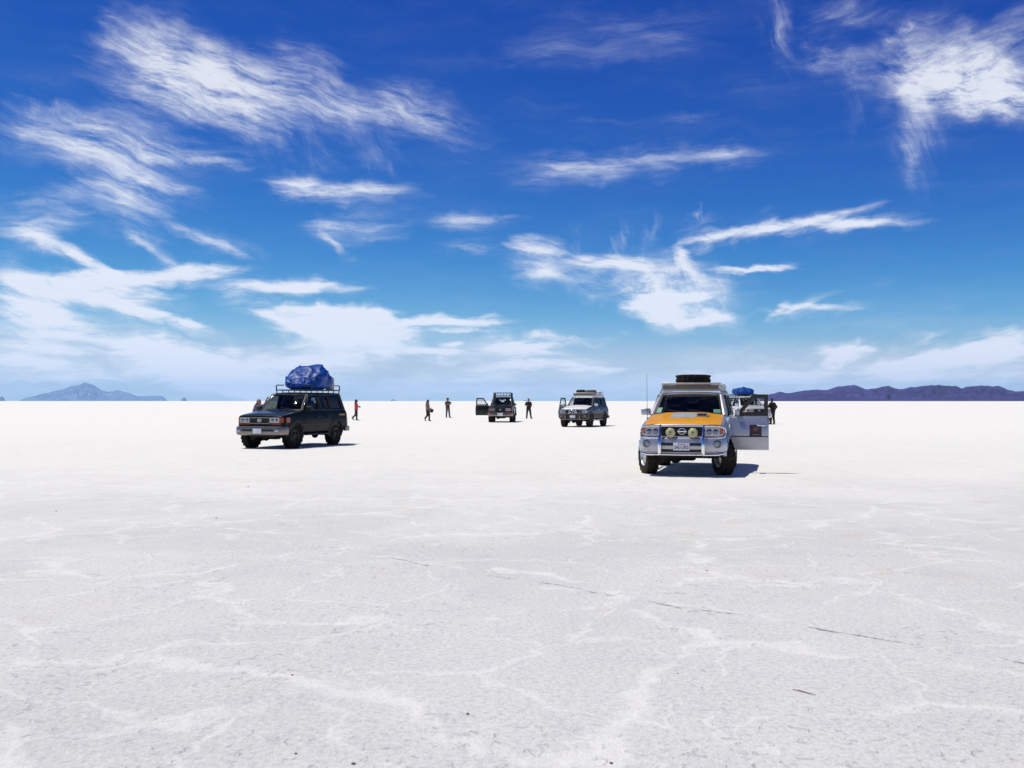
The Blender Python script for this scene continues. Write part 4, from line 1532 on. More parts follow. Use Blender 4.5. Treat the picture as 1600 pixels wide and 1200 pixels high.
        for sy in (1, -1):
            b = MB()
            x0, x1 = -p['wb'] / 2 + p['arch'] + .12, p['wb'] / 2 - p['arch'] - .12
            if self.o.get('step', 'board') == 'board':
                b.box(((x0 + x1) / 2, sy * (p['W'] + .0), p['zb'] - .055), (x1 - x0, .16, .05), r=.018)
            else:
                b.tube([(x0, sy * (p['W'] - .10), p['zb'] - .02), (x0 + .08, sy * (p['W'] + .02), p['zb'] - .07), (x1 - .08, sy * (p['W'] + .02), p['zb'] - .07), (x1, sy * (p['W'] - .10), p['zb'] - .02)], .032, 10)
            b.build('side_step', M['plastic'] if self.o.get('step', 'board') == 'board' else M['steel'], self.root)
            if self.o.get('low_band'):
                # two-tone cladding along the sill, between the wheel arches
                def band(s, t):
                    z = p['zb'] + .07 + .25 * t
                    rr = p['arch'] + .10
                    h = math.sqrt(max(.001, rr * rr - (z - p['R'] - .01) ** 2))
                    xa, xb = -p['wb'] / 2 + h, p['wb'] / 2 - h
                    x = xb + (xa - xb) * s
                    return Vector((x, self.Y(x, z) + .016 + (.012 if t > .9 or .45 < t < .6 else 0), z))
                q = MB().sheet(band, 16, 12, .012, 0, (0, 1, 0))
                if sy < 0:
                    q.mirror_y()
                q.build('side_cladding', M[self.o['low_band']], self.root)

    # -------- bumper helper
    def bumper_path(self, off, back, n=9):
        """plan polyline round the nose, from the left arch to the right"""
        p = self.p
        half = []
        W = p['W'] - (.12 if self.k == 'patrol' else .095)
        r = p['nose'] - .01
        xf = p['xf'] + off
        half.append((back, W))
        half.append((xf - r - .02, W - .002))
        for k in range(n + 1):
            a = math.pi / 2 * (1 - k / n)
            half.append((xf - r + r * math.cos(a), W - r * .95 + r * .95 * math.sin(a)))
        half.append((xf + .012, W * .35))
        half.append((xf + .018, 0))
        return half + [(x, -y) for x, y in half[-2::-1]]

    def bumper_sweep(self, prof, off, back, mi=0, y_lim=None):
        """prof: (outward, z) closed outline swept round the nose"""
        path = [Vector((x, y, 0)) for x, y in self.bumper_path(off, back)]
        rings = []
        for i, q in enumerate(path):
            t = (path[min(i + 1, len(path) - 1)] - path[max(i - 1, 0)]).normalized()
            nrm = Vector((-t.y, t.x, 0))
            if nrm.dot(q - Vector((0.5, 0, 0))) < 0:
                nrm = -nrm
            rings.append([q + nrm * o + Vector((0, 0, z)) for o, z in prof])
        return MB().loft(rings, mi)

    def plate(self, x, z, s, w=.33, h=.155, frame=None, y=0.0):
        M = self.M
        b = MB()
        b.box((x, y, z), (.012, w, h), r=.004)
        pl = b.build('number_plate', M['plate_white'], self.root)
        rot = Matrix(((0, 0, 1, x + .0075), (1, 0, 0, y), (0, 1, 0, z - .014), (0, 0, 0, 1)))
        if s:
            text_mesh('plate_text', s, .098, rot, M['plate_blue'], pl, bold=.0015, sx=.80)
            r2 = Matrix(((0, 0, 1, x + .0075), (1, 0, 0, y), (0, 1, 0, z + .052), (0, 0, 0, 1)))
            text_mesh('plate_text', 'BOLIVIA', .034, r2, M['plate_red'], pl, bold=.001, sx=1.3)
        if frame:
            f = MB()
            f.frame((x + .012, y - w / 2 - .03, z - h / 2 - .03), (x + .012, y + w / 2 + .03, z - h / 2 - .03), (x + .012, y + w / 2 + .03, z + h / 2 + .03), (x + .012, y - w / 2 - .03, z + h / 2 + .03), .035, .03)
            f.build('plate_frame', M[frame], pl)
        return pl

    def nose_patch(self, y0, y1, z0, z1, off, th=.03, nu=8, fn=None):
        """slab lying on the nose between two y and two z values"""
        def f(s, t):
            y = y0 + (y1 - y0) * s
            z = z0 + (z1 - z0) * t
            if fn:
                z = fn(s, t)
            return Vector((self.xfront(y) + off, y, z))
        return MB().sheet(f, nu, 4, th, 0, (1, 0, 0))

    def lamp_disc(self, c, r, depth=.03, ax='X'):
        return MB().lathe([(0, depth), (r * .55, depth * .85), (r * .85, depth * .45), (r, 0), (r, -.04), (0, -.04)], 24, Matrix.Translation(c) @ Matrix.Rotation(math.pi / 2, 4, 'Y'))

    def front(self):
        (self.front_patrol if self.k == 'patrol' else self.front_cruiser)()

    def front_cruiser(self):
        p, M, o = self.p, self.M, self.o
        xf = p['xf']
        # grille
        g = self.nose_patch(.36, -.36, .86, 1.035, .012, .03).build('grille', M['plastic'], self.root)
        b = MB()
        for k in range(5):
            z = .875 + .036 * k
            b.box((xf + .022, 0, z), (.018, .70, .010), r=.003)
        b.build('grille_bar', M[o.get('grille_bar', 'plastic')], g)
        f = MB()
        f.frame((xf + .034, -.39, .835), (xf + .034, .39, .835), (xf + .034, .39, 1.055), (xf + .034, -.39, 1.055), .030, .03)
        f.build('grille_surround', M[o.get('surround', 'chrome')], g)
        e = MB()
        e.tube([(xf + .042, .075 * math.cos(a * math.pi / 10), .95 + .052 * math.sin(a * math.pi / 10)) for a in range(20)], .008, 6, closed=True)
        e.tube([(xf + .042, .034 * math.cos(a * math.pi / 8), .955 + .045 * math.sin(a * math.pi / 8)) for a in range(16)], .006, 6, closed=True)
        e.tube([(xf + .042, .06 * math.cos(a * math.pi / 8), .978 + .02 * math.sin(a * math.pi / 8)) for a in range(16)], .006, 6, closed=True)
        e.build('emblem', M['chrome'], g)
        for sy in (1, -1):
            h = self.nose_patch(sy * .405, sy * .735, .885, 1.035, .016, .04).build('headlight', M['lamp'], self.root)
            b = MB()
            for yc in (.485, .645):
                b.add(*(lambda q: (q.v, q.f))(self.lamp_disc((self.xfront(yc) + .012, sy * yc, .96), .064, .022)))
            b.build('reflector', M['lamp_dark'], h)
            b = MB()
            b.frame((self.xfront(.4) + .03, sy * .40, .88), (self.xfront(.74) + .025, sy * .74, .88), (self.xfront(.74) + .025, sy * .74, 1.04), (self.xfront(.4) + .03, sy * .40, 1.04), .009, .02)
            b.build('headlight_rim', M['chrome'], h)
            # wrap-round marker and the amber strip below
            q = MB()
            q.sheet(lambda s, t: (lambda yy: Vector((self.xfront(yy) + .014, sy * yy, .875 + .165 * t)))(.745 + .122 * s), 8, 3, .03, 0, (1, 0, 0))
            q.sheet(lambda s, t: Vector((xf - .16 - .22 * s, sy * (self.Y(xf - .16 - .22 * s, .95) + .010), .875 + .165 * t)), 4, 3, .02, 0, (0, sy, 0))
            q.build('indicator', M['amber'], self.root)
            self.nose_patch(sy * .41, sy * .80, .815, .865, .014, .03).build('lower_indicator', M['amber'], self.root)
        # steel bumper with a dark slot
        prof = [(.00, .48), (.05, .455), (.10, .48), (.115, .56), (.115, .68), (.10, .735), (.05, .755), (.0, .755), (-.06, .74), (-.06, .50)]
        bp = self.bumper_sweep(prof, .03, p['wb'] / 2 + p['arch'] + .02).build('front_bumper', M[o.get('bumper', 'bumper_steel')], self.root)
        xb = xf + .03 + .018 + .115
        MB().sheet(lambda s, t: Vector((xb + .004 - .012 * abs(s * 2 - 1), .60 * (1 - 2 * s), .585 + .075 * t)), 6, 1, .01, 0, (1, 0, 0)).build('bumper_slot', M['plastic'], bp)
        self.plate(xb + .022, .60, o.get('plate'), frame=o.get('plate_frame'))
        for sy in (1, -1):
            MB().box((xb - .004, sy * .72, .61), (.02, .13, .07), r=.008).build('bumper_lamp', M['amber' if o.get('amber_low', True) else 'lamp'], bp)

    def front_patrol(self):
        p, M, o = self.p, self.M, self.o
        xf = p['xf']
        silver = self.paint
        # grille with chrome surround and emblem
        g = self.nose_patch(.44, -.44, .86, 1.055, .010, .03).build('grille', M['plastic'], self.root)
        b = MB()
        for k in range(6):
            b.box((xf + .022, 0, .875 + .033 * k), (.012, .82, .008), r=.002)
        for sy in (1, -1):
            b.tube([(xf + .03, sy * .30, 1.05), (xf + .03, sy * .17, .87)], .014, 6)
        b.build('grille_bar', M['steel_dark'], g)
        b = MB()
        b.box((xf + .022, 0, 1.063), (.03, .98, .022), r=.006)
        b.box((xf + .030, 0, .842), (.05, 1.02, .030), r=.012)
        b.build('grille_surround', M['chrome'], g)
        e = MB()
        e.tube([(xf + .042, .075 * math.cos(a * math.pi / 10), .955 + .062 * math.sin(a * math.pi / 10)) for a in range(20)], .009, 6, closed=True)
        e.box((xf + .044, 0, .955), (.012, .20, .030), r=.004)
        e.build('emblem', M['chrome'], g)
        # headlights
        for sy in (1, -1):
            def hz(s, t):
                lo, hi = .865 - .0 * s, 1.05 - .015 * s
                return lo + (hi - lo) * t
            h = self.nose_patch(sy * .475, sy * .865, .86, 1.05, .012, .035, 10, hz).build('headlight', M['lamp'], self.root)
            b = MB()
            for yc, r in ((.565, .066), (.70, .062)):
                q = self.lamp_disc((self.xfront(yc) + .008, sy * yc, .955), r, .02)
                b.add(q.v, q.f)
            b.build('reflector', M['lamp_dark'], h)
            MB().sheet(lambda s, t: (lambda yy: Vector((self.xfront(yy) + .018, sy * yy, .90 + .12 * t)))(.785 + .08 * s), 6, 3, .012, 0, (1, 0, 0)).build('indicator', M[o.get('ind', 'redlens')], h)
        # body-coloured bumper
        prof = [(.00, .50), (.05, .465), (.10, .50), (.125, .58), (.13, .70), (.10, .80), (.05, .835), (.0, .84), (-.06, .82), (-.06, .52)]
        bp = self.bumper_sweep(prof, .02, p['wb'] / 2 + p['arch'] + .02).build('front_bumper', M[o.get('bumper', o['paint'])], self.root)
        xb = xf + .02 + .018 + .125
        for z0, z1, w in ((.655, .715, .42), (.52, .575, .42)):
            MB().sheet(lambda s, t: Vector((xb + .014 - .010 * abs(s * 2 - 1), w * (1 - 2 * s), z0 + (z1 - z0) * t)), 6, 1, .03, 0, (1, 0, 0)).build('air_intake', M['plastic'], bp)
        for sy in (1, -1):
            c = Vector((xb - .035, sy * .74, .69))
            q = MB().lathe([(0, -.02), (.07, -.02), (.085, .015), (.065, .02), (.055, .0), (0, .0)], 22, Matrix.Translation(c) @ Matrix.Rotation(R(90 - sy * 0), 4, 'Y') @ Matrix.Rotation(R(-sy * 16), 4, 'X'))
            fl = q.build('fog_light', M['lamp_dark'], bp)
        self.plate(xb + .016, .635, o.get('plate'), w=.34, h=.16)
        # nudge bar of bent steel tube
        x0 = xb + .055
        up, lo = 1.07, .47
        b = MB()
        uy = .455
        for sy in (1, -1):
            b.tube([(xf + .02, sy * uy, 1.075), (xf + .075, sy * uy, 1.06), (xf + .10, sy * uy, .98), (x0 - .03, sy * uy, .86), (x0 + .01, sy * uy, .78), (x0 + .01, sy * uy, .56), (x0 - .01, sy * uy, .49), (x0 - .09, sy * uy, .455)],
                   [.024, .026, .028, .028, .038, .040, .038, .03], 10)
            # hoop round the headlight
            def hp(y, z, d=.055):
                return Vector((self.xfront(min(y, .90)) + d, sy * y, z))
            hoop = [hp(uy, 1.065), hp(.62, 1.075), hp(.76, 1.07), hp(.84, 1.05), hp(.885, 1.00), hp(.895, .93), hp(.88, .86), hp(.84, .83), hp(.70, .82, .07), hp(uy, .82, .085)]
            b.tube(hoop, .020, 8)
            # bottom hoop round the bumper corner
            side = []
            for (y, z, d) in ((uy, .47, .20), (.60, .47, .19), (.74, .475, .19), (.84, .49, .18), (.905, .54, .17), (.925, .62, .16), (.93, .74, .13)):
                side.append(Vector((self.xfront(min(y, .90)) + d - (.0 if y < .8 else (y - .8) * 1.2), sy * y, z)))
            b.tube(side, .024, 8)
        b.tube([(x0 + .01, -uy, .475), (x0 + .012, 0, .47), (x0 + .01, uy, .475)], .022, 8)
        b.build('nudge_bar', M[o.get('bar', 'chrome')], self.root)
        for sy in (1, -1):
            yc = o.get('spot_y', .235)
            c = Vector((xf + .115, sy * yc, .925))
            q = MB().lathe([(0, .035), (.05, .032), (.09, .015), (.102, 0), (.102, -.03), (.07, -.07), (0, -.08)], 26, Matrix.Translation(c) @ Matrix.Rotation(math.pi / 2, 4, 'Y'))
            sp = q.build('spot_lamp', M[o.get('spot', 'cream')], self.root)
            MB().tube([c + Vector((-.05, 0, -.09)), c + Vector((-.05, 0, -.02))], .012, 6).build('lamp_bracket', M['plastic'], sp)
            if o.get('spot', 'cream') == 'cream':
                q = MB()
                q.box((c.x + .034, c.y, c.z + .015), (.006, .035, .04), r=.002)
                q.box((c.x + .032, c.y, c.z - .035), (.006, .06, .012), r=.002)
                q.build('lamp_mark', M['tan_cladding'], sp)

    def rear(self):
        p, M, o = self.p, self.M, self.o
        xr = p['xr']
        b = MB()
        path = [(xr + .35, p['W'] - .0), (xr + .05, p['W'] - .01), (xr - .06, p['W'] - .08), (xr - .10, .5), (xr - .10, -.5), (xr - .06, -p['W'] + .08), (xr + .05, -p['W'] + .01), (xr + .35, -p['W'])]
        prof = [(0, .50), (.05, .49), (.06, .56), (.05, .66), (0, .68), (-.06, .66), (-.06, .52)]
        rings = []
        pv = [Vector((x, y, 0)) for x, y in path]
        for i, q in enumerate(pv):
            t = (pv[min(i + 1, len(pv) - 1)] - pv[max(i - 1, 0)]).normalized()
            nrm = Vector((t.y, -t.x, 0))
            if nrm.dot(q + Vector((.5, 0, 0))) < 0:
                nrm = -nrm
            rings.append([q + nrm * a + Vector((0, 0, z)) for a, z in prof])
        b.loft(rings)
        b.build('rear_bumper', M[o.get('bumper', 'bumper_steel') if self.k == 'cruiser' else o['paint']], self.root)
        for sy in (1, -1):
            q = MB()
            q.sheet(lambda s, t: Vector((xr + .20 - .20 * s, sy * (self.Y(xr + .14, .95) + .008 - .10 * s * s), .80 + .30 * t)), 5, 3, .03, 0, (0, sy, 0))
            q.box((xr - .004, sy * (p['W'] - .19), .95), (.03, .14, .30), r=.01)
            q.build('tail_light', M['redlens'], self.root)

    # -------- roof rack
    def rack(self):
        p, M, o = self.p, self.M, self.o
        st = o.get('rack')
        if not st:
            return
        m = M[o.get('rack_mat', 'rack_black')]
        x0, x1 = st.get('x', (p['xrr'] + .15, p['xh'] - .10))
        w = st.get('w', p['Wr'] - .05)
        z0 = p['zr'] + st.get('gap', .075)
        h = st.get('h', .14)
        b = MB()
        r = st.get('r', .018)
        for z, rr in ((z0, r * 1.1), (z0 + h, r)):
            if z > z0 and st.get('ends_only'):
                continue
            b.tube([(x0, -w, z), (x1 - .06, -w, z), (x1, -w + .06, z), (x1, w - .06, z), (x1 - .06, w, z), (x0, w, z)], rr, 8, closed=True)
        nb = st.get('bars', 7)
        for k in range(nb):
            x = x0 + (x1 - x0) * (k + .5) / nb
            b.tube([(x, -w, z0), (x, w, z0)], r * .8, 6)
        np_ = st.get('posts', 5)
        for k in range(np_):
            x = x0 + .03 + (x1 - x0 - .06) * k / (np_ - 1)
            for sy in (1, -1):
                if not st.get('ends_only') or k in (0, np_ - 1):
                    b.tube([(x, sy * w, z0), (x, sy * w, z0 + h)], r * .8, 6)
                b.tube([(x, sy * w, z0), (x, sy * (p['Wr'] - .01), p['zr'] - .015)], r * 1.1, 6)
                b.box((x, sy * (p['Wr'] - .015), p['zr'] - .012), (.06, .05, .03), r=.006)
        if st.get('ends_only'):
            for x in (x0, x1):
                b.tube([(x, -w, z0), (x, -w, z0 + h), (x, -w + .05, z0 + h + .015), (x, -w * .55, z0 + h + .015)], r, 6)
                b.tube([(x, w, z0), (x, w, z0 + h), (x, w - .05, z0 + h + .015), (x, w * .55, z0 + h + .015)], r, 6)
        for k in range(st.get('front_posts', 0)):
            y = -w + .1 + (2 * w - .2) * k / (st['front_posts'] - 1)
            b.tube([(x1, y, z0), (x1, y, z0 + h)], r * .7, 6)
        if st.get('lattice'):
            for k in range(7):
                y = -w + 2 * w * k / 7
                b.tube([(x1 + .005, y, z0), (x1 + .005, y + 2 * w / 14, z0 + h * .55), (x1 + .005, y + 2 * w / 7, z0)], r * .5, 5)
        ro = b.build('roof_rack', m, self.root)
        if st.get('front_panel'):
            q = MB()
            q.box((x1 + .01, 0, z0 + h * .40), (.022, 2 * w - .04, h * .74), r=.006)
            q.build('rack_panel', simple('tan_rack_board', (0.19, 0.165, 0.13), .6, .3, var=.2), ro)
            q = MB()
            q.box((x1 + .0, 0, z0 + h + .012), (.06, 2 * w + .04, .035), r=.008)
            q.build('rack_rail', M['rack_alu'], ro)
        self.rack_top = z0 + .03
        self.rack_o = ro


TYRE_CACHE = {}


def wheel_parts(Rw, tw, M, parent, rim, tyre):
    """hub (the wheel itself) with tyre and rim below it; axle along local y, outside toward +y"""
    key = (Rw, tw, rim, tyre)
    if key in TYRE_CACHE:
        hub0, ty0, ri0 = TYRE_CACHE[key]
        hub = hub0.copy()
        COL.objects.link(hub)
        hub.parent = parent
        for q in (ty0, ri0):
            c = q.copy()
            COL.objects.link(c)
            c.parent = hub
        return hub
    Mx = Matrix.Rotation(-math.pi / 2, 4, 'X')        # lathe z -> +y
    hub = MB()
    rr = Rw * .53
    hub.lathe([(0, -.06), (rr * .7, -.06), (rr * .72, -.02), (rr * .3, .0), (rr * .3, tw * .30), (.045, tw * .33), (0, tw * .335)], 28, Mx)
    hubo = hub.build('wheel', M['steel_dark'] if rim == 'steel' else M['alloy'], parent)
    ty = tyre_mb(Rw, tw, Mx).build('tyre', M[tyre], hubo)
    b = MB()
    b.lathe([(rr * .93, -tw * .42), (rr * 1.04, -tw * .45), (rr * 1.04, -tw * .40), (rr * .90, -tw * .2), (rr * .90, tw * .25), (rr * 1.04, tw * .40), (rr * 1.05, tw * .455), (rr * .97, tw * .44), (rr * .86, tw * .28), (rr * .84, -tw * .2)], 40, Mx, closed=True)
    if rim == 'alloy':
        for k in range(6):
            a = 2 * math.pi * k / 6
            c, s = math.cos(a), math.sin(a)
            t1, t2 = Vector((-s, 0, c)), Vector((c, 0, s))
            rings = []
            for (f, w, y0, y1) in ((.22, .050, .16, .34), (.55, .040, .20, .36), (.92, .058, .22, .38)):
                q = t2 * rr * f
                rings.append([q + t1 * w + Vector((0, y0 * tw, 0)), q + t1 * w * .8 + Vector((0, y1 * tw, 0)), q - t1 * w * .8 + Vector((0, y1 * tw, 0)), q - t1 * w + Vector((0, y0 * tw, 0))])
            b.loft(rings)
    else:
        b.lathe([(rr * .9, tw * .14), (rr * .72, tw * .22), (rr * .5, tw * .10), (rr * .3, tw * .14), (rr * .3, tw * .10), (rr * .9, tw * .08)], 36, Mx, closed=True)
        for k in range(8):
            a = 2 * math.pi * k / 8
            b.lathe([(0, tw * .23), (.018, tw * .22), (.02, tw * .15)], 8, Matrix.Translation((math.cos(a) * rr * .62, 0, math.sin(a) * rr * .62)) @ Mx)
    ri = b.build('rim', M['alloy'] if rim == 'alloy' else M['steel_dark'], hubo)
    TYRE_CACHE[key] = (hubo, ty, ri)
    return hubo


def tyre_mb(Rw, tw, Mx):
    n = 72
    prof = [(Rw * .54, -.40), (Rw * .62, -.49), (Rw * .78, -.52), (Rw * .90, -.49), (Rw * .965, -.455), (Rw * .97, -.30), (Rw * .97, -.27), (Rw * .97, -.04), (Rw * .97, 0.04), (Rw * .97, .27), (Rw * .97, .30), (Rw * .965, .455), (Rw * .90, .49), (Rw * .78, .52), (Rw * .62, .49), (Rw * .54, .40)]
    lug = [0, 0, 0, .012, .031, .031, 0, 1, 1, 0, .031, .031, .012, 0, 0, 0]
    b = MB()
    k = len(prof)
    vs, fs = [], []
    for j in range(n):
        w = 2 * math.pi * j / n
        on = (j % 4) < 2
        on2 = ((j + 2) % 4) < 2
        for i, (r, h) in enumerate(prof):
            if i in (7, 8):
                e = .03 * Rw / .4 if (j % 3) < 2 else 0
            elif i > 8:
                e = lug[i] * Rw / .4 if on2 else 0
            else:
                e = lug[i] * Rw / .4 if on else 0
            vs.append(Mx @ Vector(((r + e * .9) * math.cos(w), (r + e * .9) * math.sin(w), h * tw)))
    for j in range(n):
        for i in range(k):
            a, c = j * k + i, j * k + (i + 1) % k
            fs.append([a, ((j + 1) % n) * k + i, ((j + 1) % n) * k + (i + 1) % k, c])
    b.add(vs, fs)
    return b


def tarp_bundle(name, label, parent_car, M, size, skew, seed, prof):
    """a lumpy load under a tarpaulin, resting on the rack; local x along the car"""
    L_, W_, H_ = size
    nu, nv = 64, 56
    vs, fs = [], []
    for i in range(nu + 1):
        th = math.pi * i / nu
        for j in range(nv):
            ph = 2 * math.pi * j / nv
            d = Vector((math.cos(th), math.sin(th) * math.cos(ph), math.sin(th) * math.sin(ph)))
            e = 0.62
            q = Vector([math.copysign(abs(c) ** e, c) for c in d])
            x = q.x * L_ / 2
            y = q.y * W_ / 2
            u = max(0, min(1, .5 + x / L_))
            top = np.interp(u, [k[0] for k in prof], [k[1] for k in prof]) * H_
            z = (q.z * .5 + .5) * top if q.z > -1 else 0
            z = max(z, 0.0)
            nv_ = Vector((x, y, z)) * 2.3 + Vector((seed, 0, 0))
            lump = mnoise.noise(nv_) * .07
            fold = (1 - abs(mnoise.noise(Vector((nv_.x * 1.5, nv_.y * 1.5, nv_.z * .7)) + Vector((0, 0, seed))))) ** 6 * .06 - .02
            fine = (1 - abs(mnoise.noise(Vector((nv_.x * 2.2, nv_.y * 2.2, nv_.z * 6.0))))) ** 5 * .02
            k = lump + fold + fine
            nrm = Vector((d.x * .8, d.y, max(0, d.z)))
            P = Vector((x + skew * z, y, z)) + nrm * k * (0.35 + min(1, z / .2))
            P.z = max(P.z, 0.0 + .004 * d.z)
            vs.append(P)
    for i in range(nu):
        for j in range(nv):
            fs.append([i * nv + j, i * nv + (j + 1) % nv, (i + 1) * nv + (j + 1) % nv, (i + 1) * nv + j])
    b = MB()
    b.add(vs, fs)
    o = b.build(name, M['tarp'], None, angle=70)
    tag(o, label, 'tarpaulin')
    return o


def seat_on_car(o, car, x, y, z, rz=0.0):
    Mw = Matrix.Translation(car.root.location) @ Matrix.Rotation(car.root.rotation_euler.z, 4, 'Z')
    o.location = Mw @ Vector((x, y, z))
    o.rotation_euler = (0, 0, car.root.rotation_euler.z + rz)


def make_cars(M):
    cars = {}
    # the near silver car with the orange bonnet
    c = Car('patrol', 'silver off-road car with orange bonnet, chrome bull bar and its door standing open', (4.21, 23.1), -15.5, M,
            paint='silver', hood='orange', flare='silver', mirror='silver', rim='alloy', tyre='dusty_rubber', steer=24, step='tube', plate='2451UKS',
            open={1: 90}, badge=True, detail=True, frame_mat='plastic', screen='glass', side_glass='glass_dark', rear_glass='glass_dark', side_glass_front='glass_dark',
            stickers=[(.03, .13, .05, .22), (.90, .985, .05, .30)],
            dims=dict(hinge=.80, bp=-.05), rack=dict(x=(-2.0, .22), w=.66, gap=.07, h=.125, front_panel=True, posts=5), rack_mat='rack_alu')
    cars['near'] = c
    b = MB()
    b.tube([(1.02, -.90, 1.20), (1.0, -.91, 1.75), (.985, -.915, 2.22)], [.006, .004, .003], 6)
    b.lathe([(0, 0), (.018, 0), (.014, .05), (0, .06)], 10, Matrix.Translation((1.02, -.90, 1.17)))
    b.build('antenna', M['plastic'], c.root)
    t = tyre_mb(.40, .27, Matrix())
    o = t.build('spare_tyre', M['dusty_rubber'], None)
    tag(o, 'spare tyre lying flat on the roof rack of the orange bonnet car', 'spare tyre')
    seat_on_car(o, c, -.42, .0, c.rack_top + .185)
    r = MB().lathe([(.20, -.10), (.215, -.11), (.215, .11), (.20, .10), (.17, .03), (.05, .02), (.05, 0), (.17, .0)], 30, closed=True).build('rim', M['steel_dark'], o)
    # dark green car with the tarpaulin
    c = Car('cruiser', 'dark green off-road car with a tall blue tarpaulin load on its roof', (-7.75, 35.0), -18, M,
            paint='dark_green', hood='green_bonnet', mirror='plastic', rim='steel', tyre='rubber', steer=-8, plate=None, detail=True, low_band='flare_grey', brown_flap=True, surround='bumper_steel',
            side_glass='glass_dark', side_glass_front='glass_mid', rear_glass='glass_clear', step='board', amber_low=False,
            rack=dict(x=(-2.1, .02), w=.70, gap=.10, h=.16, ends_only=True, posts=6, r=.018), rack_mat='rack_black')
    cars['green'] = c
    c.plate_text = None
    # faint gold lettering on the rear flank, too small to read
    b = MB()
    rng = random.Random(2)
    x = -1.72
    for k in range(7):
        w = rng.uniform(.03, .06)
        b.box((x, c.Y(x, 1.10) + .006, 1.10 + rng.uniform(-.006, .006)), (w, .004, rng.choice((.05, .065))), r=.001)
        x -= w + .018
    b.build('lettering', M['gold'], c.root)
    o = tarp_bundle('tarpaulin_load', 'tall crumpled blue tarpaulin load on the dark green car', c, M, (1.46, 1.34, .93), -.06, 3.0,
                    [(0, .60), (.15, .84), (.32, 1.0), (.46, 1.0), (.62, .88), (.78, .66), (.9, .50), (1, .38)])
    seat_on_car(o, c, -.98, .0, c.rack_top - .05)
    b = MB()
    b.lathe([(0, 0), (.15, 0), (.16, .03), (.16, .26), (.165, .28), (.155, .30), (.155, .42), (.10, .47), (.05, .48), (.05, .51), (0, .51)], 24)
    o = b.build('plastic_drum', M['jerry'], None)
    tag(o, 'grey plastic drum behind the blue tarpaulin on the dark green car', 'drum')
    seat_on_car(o, c, -1.86, .42, c.rack_top - .005)
    # small dark car in the middle distance
    c = Car('cruiser', 'small black off-road car facing front with an empty black roof rack and one door open', (-.74, 75.6), -3.5, M,
            paint='black_paint', mirror='plastic', rim='steel', tyre='dusty_rubber', plate='', plate_frame='chrome', surround='plastic', flare='flare_grey', bumper='bumper_steel',
            open={-1: 78}, side_glass='glass_clear', side_glass_front='glass_clear', rear_glass='glass_clear', screen='glass_clear', step='board',
            rack=dict(x=(-2.0, .10), w=.66, gap=.09, h=.24, posts=5, front_posts=6, lattice=True, r=.024), rack_mat='rack_black')
    cars['black'] = c
    # silver grey car with luggage
    c = Car('patrol', 'grey off-road car with bull bar, dark luggage on its roof rack and one door open', (4.57, 62.4), -21.5, M,
            paint='navy', hood='silver_grey', roof='silver_grey', mirror='silver_grey', rim='steel', tyre='dusty_rubber', plate='', flare='tan_cladding', low_band='tan_cladding', bar='bumper_steel', spot='lamp', spot_y=.20, ind='lamp',
            bumper='tan_cladding', open={-1: 44}, side_glass='glass_dark', side_glass_front='glass', rear_glass='glass_dark', screen='glass', step='tube', dims=dict(zr=1.86),
            rack=dict(x=(-2.0, .15), w=.66, gap=.08, h=.16, posts=5, front_posts=2, r=.022, front_panel=True), rack_mat='rack_alu')
    cars['grey'] = c
    for nm, lb, mat, sz, pos, sd in (('luggage_bag', 'dark luggage bag at the front of the grey car rack', 'bag_dark', (.62, .56, .34), (-.45, -.33), 1.0),
                                     ('luggage_bag', 'grey canvas bag beside the dark one on the grey car rack', 'bag_grey', (.62, .66, .33), (-.45, .30), 5.0)):
        o = soft_box(nm, sz, M[mat], sd)
        tag(o, lb, 'bag', 'luggage on the grey car')
        seat_on_car(o, c, pos[0], pos[1], c.rack_top + .0)
    o = soft_box('plastic_sack', (.5, .40, .26), M['white_plastic'], 8.0)
    tag(o, 'white plastic sack at the back of the grey car rack', 'sack', 'luggage on the grey car')
    seat_on_car(o, c, -1.75, .42, c.rack_top)
    # white car half hidden behind the open door
    c = Car('cruiser', 'white off-road car half hidden behind the open door of the orange bonnet car', (16.5, 69.2), 8, M,
            paint='white_paint', mirror='white_paint', rim='steel', tyre='dusty_rubber', plate='', surround='plastic', flare='white_paint', bumper='white_paint',
            side_glass='glass_clear', side_glass_front='glass_clear', rear_glass='glass_clear', screen='glass', step='board', amber_low=False,
            rack=dict(x=(-2.0, .10), w=.68, gap=.08, h=.10, posts=5, r=.022), rack_mat='rack_black')
    cars['white'] = c
    o = tarp_bundle('tarpaulin_load', 'low blue tarpaulin load on the half hidden white car', c, M, (1.6, 1.35, .55), 0.0, 11.0,
                    [(0, .55), (.15, .8), (.4, 1.0), (.6, .95), (.8, .8), (1, .6)])
    seat_on_car(o, c, -.75, 0, c.rack_top - .01)
    return cars


def soft_box(name, s, mat, seed):
    b = MB()
    n = 14
    vs, fs = [], []
    for i in range(n + 1):
        th = math.pi * i / n
        for j in range(24):
            ph = 2 * math.pi * j / 24
            d = Vector((math.sin(th) * math.cos(ph), math.sin(th) * math.sin(ph), math.cos(th)))
            q = Vector([math.copysign(abs(k) ** .38, k) for k in d])
            P = Vector((q.x * s[0] / 2, q.y * s[1] / 2, (q.z * .5 + .5) * s[2]))
            P += d * mnoise.noise(P * 5 + Vector((seed, 0, 0))) * .035
            P.z = max(0, P.z)
            vs.append(P)
    for i in range(n):
        for j in range(24):
            fs.append([i * 24 + j, i * 24 + (j + 1) % 24, (i + 1) * 24 + (j + 1) % 24, (i + 1) * 24 + j])
    b.add(vs, fs)
    return b.build(name, mat, None, angle=60)
# ---------------------------------------------------------------- people
PEOPLE_GROUP = 'people out walking on the salt'


